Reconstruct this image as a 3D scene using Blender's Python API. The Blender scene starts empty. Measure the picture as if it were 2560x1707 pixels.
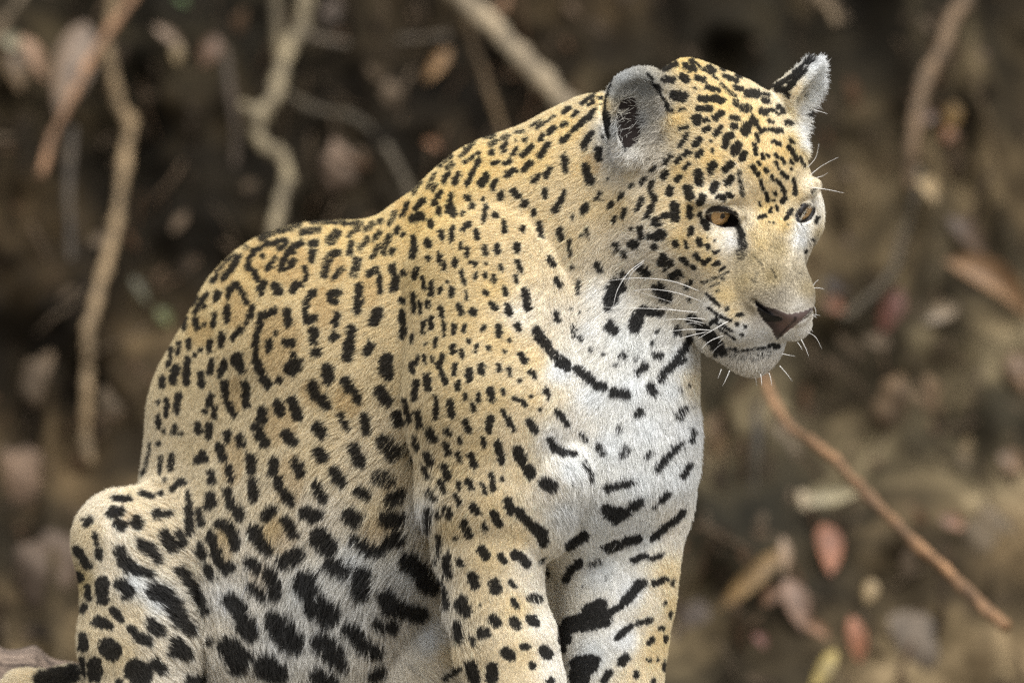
import bpy, math, random
import numpy as np
from mathutils import Vector
from mathutils.bvhtree import BVHTree

R = math.radians
rng = np.random.default_rng(7)
random.seed(7)
scene = bpy.context.scene
COL = scene.collection

# ------------------------------------------------------------------ camera
PXW, PXH = 2560.0, 1707.0            # size of the photograph the measurements come from
S = 0.91 / PXW                       # metres per photograph pixel at the animal's eye
DIST = 9.0                           # camera to eye plane
DPX = DIST / S
ZC = 1.05                            # height of the optical axis
cam_data = bpy.data.cameras.new('camera')
cam = bpy.data.objects.new('camera', cam_data)
COL.objects.link(cam)
cam.location = (0, -DIST, ZC)
cam.rotation_euler = (R(90), 0, 0)
cam_data.sensor_width = 36.0
cam_data.lens = 36.0 * DIST / 0.91
cam_data.clip_end = 3000
cam_data.dof.use_dof = True
cam_data.dof.focus_distance = DIST - 0.03
cam_data.dof.aperture_fstop = 4.0
scene.camera = cam

# ------------------------------------------------------------------ sky, sun, exposure
SUN_EL, SUN_AZ = R(58), R(20)        # high soft sun behind the camera's right shoulder
world = bpy.data.worlds.new('World')
scene.world = world
world.use_nodes = True
nt = world.node_tree
bg = nt.nodes['Background']
sky = nt.nodes.new('ShaderNodeTexSky')
sky.sky_type = 'NISHITA'
sky.sun_disc = False
sky.sun_elevation = SUN_EL
sky.sun_rotation = R(180) - SUN_AZ
sky.dust_density = 4.0
sky.air_density = 1.0
sky.ozone_density = 1.0
# overcast: the blue of the clear sky is washed out to cloud grey
hs = nt.nodes.new('ShaderNodeHueSaturation')
hs.inputs['Saturation'].default_value = 0.12
nt.links.new(sky.outputs[0], hs.inputs['Color'])
nt.links.new(hs.outputs[0], bg.inputs['Color'])
bg.inputs['Strength'].default_value = 0.12
sun_l = bpy.data.lights.new('sun', 'SUN')
sun_l.energy = 1.3
sun_l.angle = R(45)
sun_l.color = (1.0, 0.99, 0.965)
sun = bpy.data.objects.new('sun', sun_l)
COL.objects.link(sun)
sdir = Vector((math.sin(SUN_AZ) * math.cos(SUN_EL), -math.cos(SUN_AZ) * math.cos(SUN_EL), math.sin(SUN_EL)))
sun.location = sdir * 20
sun.rotation_euler = sdir.to_track_quat('Z', 'Y').to_euler()
scene.view_settings.view_transform = 'Standard'
scene.view_settings.look = 'None'
scene.view_settings.exposure = 0.98
scene.view_settings.gamma = 1.0
try:
    scene.view_settings.use_curve_mapping = False
except Exception:
    pass
scene.cycles.max_bounces = 8
scene.cycles.transparent_max_bounces = 8
scene.cycles.use_denoising = False       # the photograph has fine grain; a denoiser smears the coat
scene.cycles.use_adaptive_sampling = False
scene.cycles.sample_clamp_indirect = 4.0

# ------------------------------------------------------------------ pixel <-> space
def model(u, v, d=0.0):
    """photograph pixel + distance towards the camera (in pixels) -> model units (pixels at the eye plane)"""
    k = 1.0 - d / DPX
    return np.array([PXW / 2 + (u - PXW / 2) * k, PXH / 2 + (v - PXH / 2) * k, d])

def to_world(m):
    m = np.asarray(m, dtype=np.float64)
    o = np.empty_like(m)
    o[..., 0] = (m[..., 0] - PXW / 2) * S
    o[..., 1] = -m[..., 2] * S
    o[..., 2] = ZC - (m[..., 1] - PXH / 2) * S
    return o

def W(u, v, y):
    """photograph pixel + world depth y (m, away from camera) -> world point"""
    return Vector(to_world(model(u, v, -y / S)))

def to_pixel(w):
    w = np.asarray(w)
    k = DIST / (w[..., 1] + DIST)
    return PXW / 2 + w[..., 0] * k / S, PXH / 2 - (w[..., 2] - ZC) * k / S

def lin(c):
    c = np.asarray(c, dtype=np.float64) / 255.0
    return np.where(c <= 0.04045, c / 12.92, ((c + 0.055) / 1.055) ** 2.4)

def mesh_obj(name, verts, faces, mat=None, parent=None, smooth=True):
    me = bpy.data.meshes.new(name)
    me.from_pydata([tuple(v) for v in verts], [], [tuple(f) for f in faces])
    if smooth:
        me.polygons.foreach_set('use_smooth', np.ones(len(me.polygons), dtype=bool))
    if mat:
        me.materials.append(mat)
    me.update()
    o = bpy.data.objects.new(name, me)
    COL.objects.link(o)
    if parent:
        o.parent = parent
        o.matrix_parent_inverse = parent.matrix_world.inverted()
    return o

def tag(o, label=None, cat=None, group=None, kind=None):
    if label: o['label'] = label
    if cat: o['category'] = cat
    if group: o['group'] = group
    if kind: o['kind'] = kind
    return o

def new_mat(name):
    m = bpy.data.materials.new(name)
    m.use_nodes = True
    n = m.node_tree.nodes
    return m, n, m.node_tree.links, n['Principled BSDF']
# ------------------------------------------------------------------ the jaguar's body as one implicit surface
HK = 30.5                                    # pixels per centimetre of the head
HY, HP, HR = R(33), R(31), R(9)
HO = model(1893, 535, 0)
def head_rot():
    cy, sy, cp, sp, cr, sr = math.cos(HY), math.sin(HY), math.cos(HP), math.sin(HP), math.cos(HR), math.sin(HR)
    f = np.array([sy * cp, sp, cy * cp]); z = np.array([sy * sp, -cp, cy * sp]); x = np.array([cy, 0, -sy])
    return np.array([[cr, sr, 0], [-sr, cr, 0], [0, 0, 1]]) @ np.stack([x, f, z], 1)
HM = head_rot()

def head_pt(x, y, z):
    """head centimetres (x to the animal's left, y forward, z up) -> model units"""
    return HO + HM @ (np.array([x, y, z], dtype=np.float64) * HK)

def axis_grid(segs):
    out = [np.array([segs[0][0]])]
    for a, b, h in segs:
        n = max(1, int(round((b - a) / h)))
        out.append(np.linspace(a, b, n + 1)[1:])
    return np.concatenate(out)

GX = axis_grid([(-60, 1490, 9), (1490, 2110, 4), (2110, 2150, 10)])
GY = axis_grid([(90, 120, 6), (120, 960, 4), (960, 1720, 9), (1720, 2330, 16)])
GZ = axis_grid([(-1130, -420, 11), (-420, 330, 4.6), (330, 420, 10)])
F = np.full((len(GX), len(GY), len(GZ)), 1e3, dtype=np.float32)

def sl(lo, hi):
    r = []
    for g, a, b in zip((GX, GY, GZ), lo, hi):
        i0 = max(0, int(np.searchsorted(g, a)) - 1); i1 = min(len(g), int(np.searchsorted(g, b)) + 1)
        r.append(slice(i0, i1))
    return tuple(r)

def smin(a, b, k):
    h = np.maximum(k - np.abs(a - b), 0.0) / k
    return np.minimum(a, b) - h * h * k * 0.25

def apply(s, p, k, sub):
    if sub:
        F[s] = -smin(-F[s], p, k)
    else:
        F[s] = smin(F[s], p, k)

def coords(s):
    return (GX[s[0]].astype(np.float32)[:, None, None], GY[s[1]].astype(np.float32)[None, :, None], GZ[s[2]].astype(np.float32)[None, None, :])

def cone(a, ra, b, rb, k=60, sub=False):
    """tapered capsule between two model points"""
    a = np.asarray(a, np.float32); b = np.asarray(b, np.float32)
    m = max(ra, rb) + k + 12
    s = sl(np.minimum(a, b) - m, np.maximum(a, b) + m)
    x, y, z = coords(s)
    d = b - a; L2 = float(d @ d) + 1e-9
    t = np.clip(((x - a[0]) * d[0] + (y - a[1]) * d[1] + (z - a[2]) * d[2]) / L2, 0, 1)
    p = np.sqrt((x - a[0] - t * d[0]) ** 2 + (y - a[1] - t * d[1]) ** 2 + (z - a[2] - t * d[2]) ** 2) - (ra + (rb - ra) * t)
    apply(s, p.astype(np.float32), k, sub)

def ball(c, r, k=60, sub=False):
    cone(c, r, np.asarray(c) + 0.01, r, k, sub)

def hell(c, r, k=1.0, sub=False, axes=None, both=True):
    """ellipsoid in head centimetres, mirrored across the face; axes = rows of its local frame"""
    for sgn in ((-1, 1) if (both and abs(c[0]) > 1e-6) else (1,)):
        cc = np.array([c[0] * sgn, c[1], c[2]])
        A = np.eye(3) if axes is None else np.array(axes, dtype=np.float64) * np.array([sgn, 1, 1])
        cm = head_pt(*cc)
        M = (A @ HM.T) / HK                    # model -> local cm
        rr = np.array(r, dtype=np.float64)
        ext = np.sqrt(((np.linalg.inv(M) * rr) ** 2).sum(1)) + (k + 0.5) * HK
        s = sl(cm - ext, cm + ext)
        x, y, z = coords(s)
        x = x - np.float32(cm[0]); y = y - np.float32(cm[1]); z = z - np.float32(cm[2])
        k0 = 0; k1 = 0
        for i in range(3):
            q = (M[i, 0] * x + M[i, 1] * y + M[i, 2] * z).astype(np.float32) / np.float32(rr[i])
            k0 = k0 + q * q; k1 = k1 + (q / np.float32(rr[i])) ** 2
        k0 = np.sqrt(k0); k1 = np.sqrt(k1) + 1e-6
        apply(s, (k0 * (k0 - 1) / k1 * HK).astype(np.float32), k * HK, sub)

def hcone(a, ra, b, rb, k=0.6, sub=False):
    for sgn in ((-1, 1) if abs(a[0]) + abs(b[0]) > 1e-6 else (1,)):
        cone(head_pt(a[0] * sgn, a[1], a[2]), ra * HK, head_pt(b[0] * sgn, b[1], b[2]), rb * HK, k * HK, sub)

def chain(pts, k=70):
    P = [(model(p[0], p[1], p[2]), p[3] - SHR) for p in pts]
    if len(P) == 1:
        ball(P[0][0], P[0][1], k)
    for (a, ra), (b, rb) in zip(P[:-1], P[1:]):
        cone(a, ra, b, rb, k)

SHR = 9            # the coat adds this much
# trunk: neck, back, ribs, rump, belly
SHR = 4
chain([(1580, 455, -270, 262), (1420, 575, -310, 274), (1280, 600, -340, 250), (1172, 690, -380, 250), (1090, 700, -420, 206)], 60)
chain([(1090, 870, -420, 330), (900, 905, -520, 345), (800, 902, -640, 338), (690, 1060, -690, 320), (672, 1260, -700, 322), (660, 1500, -720, 308), (680, 1700, -740, 288)], 60)
SHR = 9
chain([(1000, 1000, -420, 330), (880, 1200, -470, 320), (800, 1380, -520, 320), (760, 1560, -560, 290), (760, 1700, -600, 250)], 90)
# throat, chest
SHR = 18
chain([(1600, 700, -220, 190), (1545, 860, -190, 200), (1500, 980, -170, 246), (1490, 1150, -190, 258), (1480, 1260, -230, 220)], 70)
chain([(1400, 900, -250, 260), (1300, 1100, -300, 260)], 80)
SHR = 10
# right shoulder and foreleg (towards the camera)
chain([(1225, 720, -150, 225), (1250, 1000, -48, 246), (1232, 1220, -40, 190), (1228, 1360, -40, 144), (1238, 1500, -40, 126),
       (1268, 1610, -40, 133), (1292, 1710, -40, 126), (1330, 1950, -20, 104), (1345, 2120, 0, 100)], 18)
chain([(1345, 2150, 10, 100), (1400, 2190, 120, 96)], 40)
chain([(1395, 1185, 34, 106), (1335, 1300, -20, 112)], 12)        # breast fold over the foreleg
# left foreleg and the brisket between the forelegs
SHR = 15
chain([(1420, 1280, -300, 150), (1396, 1450, -330, 112), (1398, 1600, -340, 92), (1410, 1820, -350, 66)], 40)
chain([(1570, 1060, -330, 190), (1565, 1250, -250, 172), (1552, 1400, -225, 152), (1543, 1500, -220, 150), (1537, 1610, -215, 138),
       (1537, 1710, -215, 126), (1545, 1950, -200, 104), (1555, 2120, -190, 100)], 34)
chain([(1560, 2150, -180, 100), (1620, 2190, -80, 96)], 40)
SHR = 9
# right hind leg: thigh, knee turned out, shank, foot
chain([(560, 1330, -640, 205), (420, 1365, -510, 150), (318, 1358, -440, 142)], 64)
chain([(318, 1358, -440, 140), (340, 1470, -420, 140), (345, 1600, -410, 152), (360, 1760, -400, 140), (390, 1950, -390, 110), (420, 2080, -330, 95), (520, 2110, -200, 85)], 30)
# left hind leg tucked behind the forelegs
chain([(800, 1600, -700, 200), (1050, 1700, -520, 170), (1120, 1900, -480, 130), (1180, 2090, -400, 95), (1260, 2110, -300, 85)], 40)
# tail base resting on the log
chain([(520, 1780, -800, 110), (330, 1790, -760, 80), (190, 1722, -700, 66), (60, 1730, -640, 60), (-20, 1800, -600, 50)], 30)

# head
hell((0, -7.0, 1.9), (7.2, 8.4, 7.0), 2.0)
hell((0, -2.8, 2.0), (5.8, 4.0, 4.2), 1.5)
hell((5.5, -4.2, -2.4), (3.8, 5.0, 4.6), 2.0)
hell((5.4, -6.5, -6.2), (3.8, 5.2, 4.8), 2.0)
hell((0, -4.0, -7.6), (5.2, 6.5, 3.4), 2.0)
hell((3.0, 0.6, -3.4), (2.7, 3.0, 3.0), 1.6)                       # face below the eye
hell((0, 2.6, -5.9), (4.3, 4.6, 3.5), 1.6)                         # muzzle
hcone((1.15, 0.0, 0.1), 1.95, (1.35, 6.0, -4.5), 1.85, 1.2)            # bridge of the nose
hell((4.2, -1.0, 0.0), (2.5, 1.6, 2.3), 0.9)                       # orbit
hell((4.15, -0.1, 1.95), (2.4, 1.25, 0.8), 0.8)                       # brow
hcone((2.2, 2.4, -9.2), 2.1, (5.0, -5.0, -8.0), 3.0, 1.4)          # lower jaw
hell((0, 4.2, -9.9), (3.0, 2.6, 2.0), 0.7)                         # chin
hell((1.8, 4.8, -7.1), (2.35, 2.9, 2.2), 0.9)                       # whisker pads
hell((0, 5.5, -7.3), (2.2, 2.3, 2.0), 0.8)
hell((0, 7.0, -5.2), (2.75, 1.4, 1.45), 0.5)                        # nose
hcone((0.95, 8.45, -5.75), 0.30, (2.45, 7.3, -4.9), 0.28, 0.2, True) # nostrils
hcone((0, 8.5, -6.4), 0.12, (0, 8.0, -8.8), 0.18, 0.35, True)       # philtrum
for a_, b_ in (((0, 7.8, -9.0), (1.6, 7.7, -9.2)), ((1.6, 7.7, -9.2), (3.2, 6.4, -9.2)), ((3.2, 6.4, -9.2), (4.9, 3.6, -8.6))):
    hcone(a_, 0.22, b_, 0.22, 0.25, True)                          # mouth
EYE_C, EYE_R = (4.12, -0.75, 0.0), 1.50
ca, sa = math.cos(R(14)), math.sin(R(14))
hell((4.12, 1.15, 0.03), (1.92, 1.9, 1.12), 0.3, True, axes=[(ca, -0.35, sa), (0.35, 1, 0), (-sa, 0, ca)])
UP = [(2.5, 1.55, -0.75), (3.0, 1.35, 0.22), (3.7, 1.1, 0.72), (4.5, 0.75, 0.86), (5.3, 0.15, 0.64), (5.9, -0.5, 0.15)]
LO = [(2.5, 1.55, -0.9), (3.3, 1.2, -1.15), (4.1, 0.85, -1.25), (4.9, 0.4, -1.05), (5.5, -0.1, -0.55), (5.9, -0.5, 0.1)]
for L_, r_ in ((UP, 0.30), (LO, 0.22)):
    for a_, b_ in zip(L_[:-1], L_[1:]):
        hcone(a_, r_, b_, r_, 0.3)
# ears
def nrm(v):
    v = np.array(v, float); return v / np.linalg.norm(v)
EAR_N = nrm((0.56, 0.78, 0.2)); EAR_U = nrm(np.array((0.30, -0.12, 0.93)) - EAR_N * (np.array((0.30, -0.12, 0.93)) @ EAR_N)); EAR_W = np.cross(EAR_U, EAR_N)
EAR_C = np.array((7.6, -7.4, 7.6))
EAX = [EAR_W, EAR_N, EAR_U]
hell(tuple(EAR_C), (3.0, 1.5, 3.9), 0.7, False, axes=EAX)
hell(tuple(EAR_C + EAR_N * 1.25 + EAR_U * 0.1), (2.5, 1.75, 3.4), 0.35, True, axes=EAX)

def surface_nets():
    neg = F < 0
    c = neg[:-1, :-1, :-1].astype(np.uint8)
    for dx, dy, dz in [(1,0,0),(0,1,0),(0,0,1),(1,1,0),(1,0,1),(0,1,1),(1,1,1)]:
        nx, ny, nz = neg.shape
        c += neg[dx:nx-1+dx, dy:ny-1+dy, dz:nz-1+dz]
    ix, iy, iz = np.nonzero((c > 0) & (c < 8))
    idmap = np.full(c.shape, -1, dtype=np.int32)
    idmap[ix, iy, iz] = np.arange(len(ix))
    corners = [(i, j, k) for i in (0, 1) for j in (0, 1) for k in (0, 1)]
    val = {q: F[ix+q[0], iy+q[1], iz+q[2]].astype(np.float64) for q in corners}
    acc = np.zeros((len(ix), 3)); cnt = np.zeros(len(ix))
    for a in corners:
        for ax in range(3):
            if a[ax]: continue
            b = list(a); b[ax] = 1; b = tuple(b)
            va, vb = val[a], val[b]
            m = (va < 0) != (vb < 0)
            t = va[m] / (va[m] - vb[m])
            p = np.stack([GX[ix[m]+a[0]], GY[iy[m]+a[1]], GZ[iz[m]+a[2]]], 1)
            q = np.stack([GX[ix[m]+b[0]], GY[iy[m]+b[1]], GZ[iz[m]+b[2]]], 1)
            acc[m] += p + (q - p) * t[:, None]; cnt[m] += 1
    V = acc / cnt[:, None]
    faces = []
    for ax in range(3):
        a = [slice(None)] * 3; b = [slice(None)] * 3
        a[ax] = slice(0, -1); b[ax] = slice(1, None)
        na, nb = neg[tuple(a)], neg[tuple(b)]
        e = np.nonzero(na != nb)
        o1, o2 = [(1, 2), (2, 0), (0, 1)][ax]
        ok = (e[o1] > 0) & (e[o2] > 0) & (e[o1] < c.shape[o1]) & (e[o2] < c.shape[o2])
        e = [q[ok] for q in e]
        flip = na[tuple(e)]
        quad = []
        for d1, d2 in ((-1, -1), (0, -1), (0, 0), (-1, 0)):
            q = [x.copy() for x in e]; q[o1] += d1; q[o2] += d2
            quad.append(idmap[tuple(q)])
        quad = np.stack(quad, 1)
        quad[~flip] = quad[~flip][:, ::-1]
        faces.append(quad)
    Fa = np.concatenate(faces)
    Fa = Fa[(Fa >= 0).all(1)]
    return V, Fa

V, Q = surface_nets()
# model axes (u right, v down, d to the camera) are left-handed: turn the winding for the world
Q = Q[:, ::-1].copy()
def keep_largest(V, Q):
    lab = np.arange(len(V))
    for _ in range(400):
        m = lab[Q].min(1)
        new = lab.copy()
        for i in range(4):
            np.minimum.at(new, Q[:, i], m)
        new = new[new]
        if (new == lab).all(): break
        lab = new
    u, n = np.unique(lab, return_counts=True)
    root = u[n.argmax()]
    keep = lab == root
    mp = np.cumsum(keep) - 1
    return V[keep], mp[Q[keep[Q].all(1)]]
V, Q = keep_largest(V, Q)

def neighbours_mean(X, Q, n):
    s = np.zeros_like(X); c = np.zeros(n)
    for i in range(4):
        a, b = Q[:, i], Q[:, (i + 1) % 4]
        for p, q in ((a, b), (b, a)):
            for k in range(X.shape[1]):
                s[:, k] += np.bincount(p, weights=X[q, k], minlength=n)
            c += np.bincount(p, minlength=n)
    return s / c[:, None]
for _ in range(2):
    V = V + 0.5 * (neighbours_mean(V, Q, len(V)) - V)
    V = V - 0.45 * (neighbours_mean(V, Q, len(V)) - V)
wb = np.clip((np.hypot(V[:, 0] - 1830, V[:, 1] - 520) - 430) / 150, 0, 1)[:, None]     # smooth the trunk and limbs, not the face
for _ in range(8):
    V = V + 0.6 * wb * (neighbours_mean(V, Q, len(V)) - V)
print('body', len(V), len(Q))

# fit the sculpted head to the measured positions of its features
def proj(m):
    k = 1.0 - m[..., 2] / DPX
    return np.stack([PXW / 2 + (m[..., 0] - PXW / 2) / k, PXH / 2 + (m[..., 1] - PXH / 2) / k], -1)
EU = EAR_C + EAR_U * 3.9; EL = EAR_C - EAR_U * 3.7; EWl = EAR_C - EAR_W * 3.0; EWr = EAR_C + EAR_W * 3.0
mir = lambda p: (-p[0], p[1], p[2])
PAIRS = [(head_pt(-4.3, 0.6, 0), (1804, 538)), (head_pt(4.3, 0.6, 0), (2014, 527)), (head_pt(0, 8.2, -4.4), (1988, 780)),
         (head_pt(0, 7.9, -8.9), (1942, 853)), (head_pt(-2.45, 7.3, -4.9), (1888, 748)), (head_pt(-0.95, 8.45, -5.75), (1955, 801)),
         (head_pt(-4.9, 3.6, -8.6), (1742, 826)), (head_pt(0, 4.4, -11.9), (1885, 930)),
         (head_pt(*mir(EAR_C)), (1596, 290)), (head_pt(*mir(EU)), (1572, 178)), (head_pt(*mir(EL)), (1592, 404)),
         (head_pt(*EU), (2050, 138)), (head_pt(*EAR_C), (2026, 232)), (head_pt(*EL), (2000, 335))]
SRC = [proj(a) for a, b in PAIRS]; DST = [np.array(b, float) for a, b in PAIRS]
for a, b in (((1739, 173), (1700, 147)), ((1834, 181), (1790, 163)), ((1942, 238), (1930, 221)), ((1996, 332), (2000, 352)), ((2050, 434), (2030, 440)),
             ((2073, 522), (2055, 520)), ((2050, 610), (2040, 605)), ((2044, 658), (2020, 660)), ((2050, 712), (2032, 715)), ((2003, 888), (1965, 890))):
    SRC.append(np.array(a, float)); DST.append(np.array(b, float))
for t in range(9):                     # the neck and throat stay put
    a = (1380 + 40 * t, 150 + 25 * t) if False else (1400 + 20 * t, 200 + 95 * t)
    SRC.append(np.array(a, float)); DST.append(np.array(a, float))
for a in ((1742, 862), (1745, 930), (1640, 980), (1760, 1010), (1900, 1050), (2060, 1050), (2150, 900), (2200, 600), (2200, 300), (2150, 60), (1900, 20), (1650, 40), (1450, 60)):
    SRC.append(np.array(a, float)); DST.append(np.array(a, float))
SRC = np.array(SRC); DST = np.array(DST)
def phi(r): return np.sqrt(r * r + 60.0 ** 2) - 60.0
def tps_fit(src, val):
    n = len(src)
    K = phi(np.linalg.norm(src[:, None] - src[None], axis=2)) + np.eye(n) * -4.0
    Pm = np.c_[np.ones(n), src / 1000.0]
    A = np.block([[K, Pm], [Pm.T, np.zeros((3, 3))]])
    return np.linalg.solve(A, np.r_[val, np.zeros((3, 2))])
def warp_px(p, st):
    src, co = st
    out = np.zeros_like(p)
    for i in range(0, len(p), 40000):
        q = p[i:i + 40000]
        r = np.linalg.norm(q[:, None] - src[None], axis=2)
        out[i:i + 40000] = np.c_[phi(r), np.ones(len(q)), q / 1000.0] @ co
    e = np.hypot((p[:, 0] - 1800.0) / 430.0, (p[:, 1] - 520.0) / 520.0)
    fade = np.clip((1.25 - e) / 0.35, 0, 1)[:, None]          # away from the head nothing moves
    return p + out * fade * fade * (3 - 2 * fade)
STAGES = [(SRC, tps_fit(SRC, DST - SRC))]
fix = [((2048, 762), (2034, 762)), ((2046, 786), (2031, 786)), ((2029, 843), (2010, 843)), ((1872, 192), (1872, 203)), ((1928, 203), (1928, 217)), ((2050, 598), (2042, 598)), ((1790, 887), (1775, 882))]
fix += [((2085, 200), (2052, 200)), ((2078, 160), (2050, 160)), ((2077, 243), (2042, 243)), ((2067, 267), (2030, 267)), ((2054, 291), (2016, 291)), ((2036, 320), (2010, 320)), ((2009, 359), (2006, 359)),
        ((2000, 153), (2000, 174)), ((1980, 167), (1980, 188)), ((1960, 184), (1960, 200)), ((2022, 143), (2024, 153)), ((2052, 142), (2044, 142))]
fix += [(tuple(d), tuple(d)) for d in DST[:len(PAIRS) - 3]] + [(tuple(d), tuple(d)) for d in DST[len(PAIRS) + 10:]]
FS = np.array([f[0] for f in fix], float); FD = np.array([f[1] for f in fix], float)
STAGES.append((FS, tps_fit(FS, FD - FS)))
def warp(m):
    m = np.atleast_2d(np.asarray(m, dtype=np.float64)).copy()
    near = (m[:, 0] > 1240) & (m[:, 1] < 1200)
    q = proj(m[near]); w = q
    for st in STAGES: w = warp_px(w, st)
    k = (1.0 - m[near, 2] / DPX)
    m[near, 0] += (w[:, 0] - q[:, 0]) * k
    m[near, 1] += (w[:, 1] - q[:, 1]) * k
    return m
V = warp(V)
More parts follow.
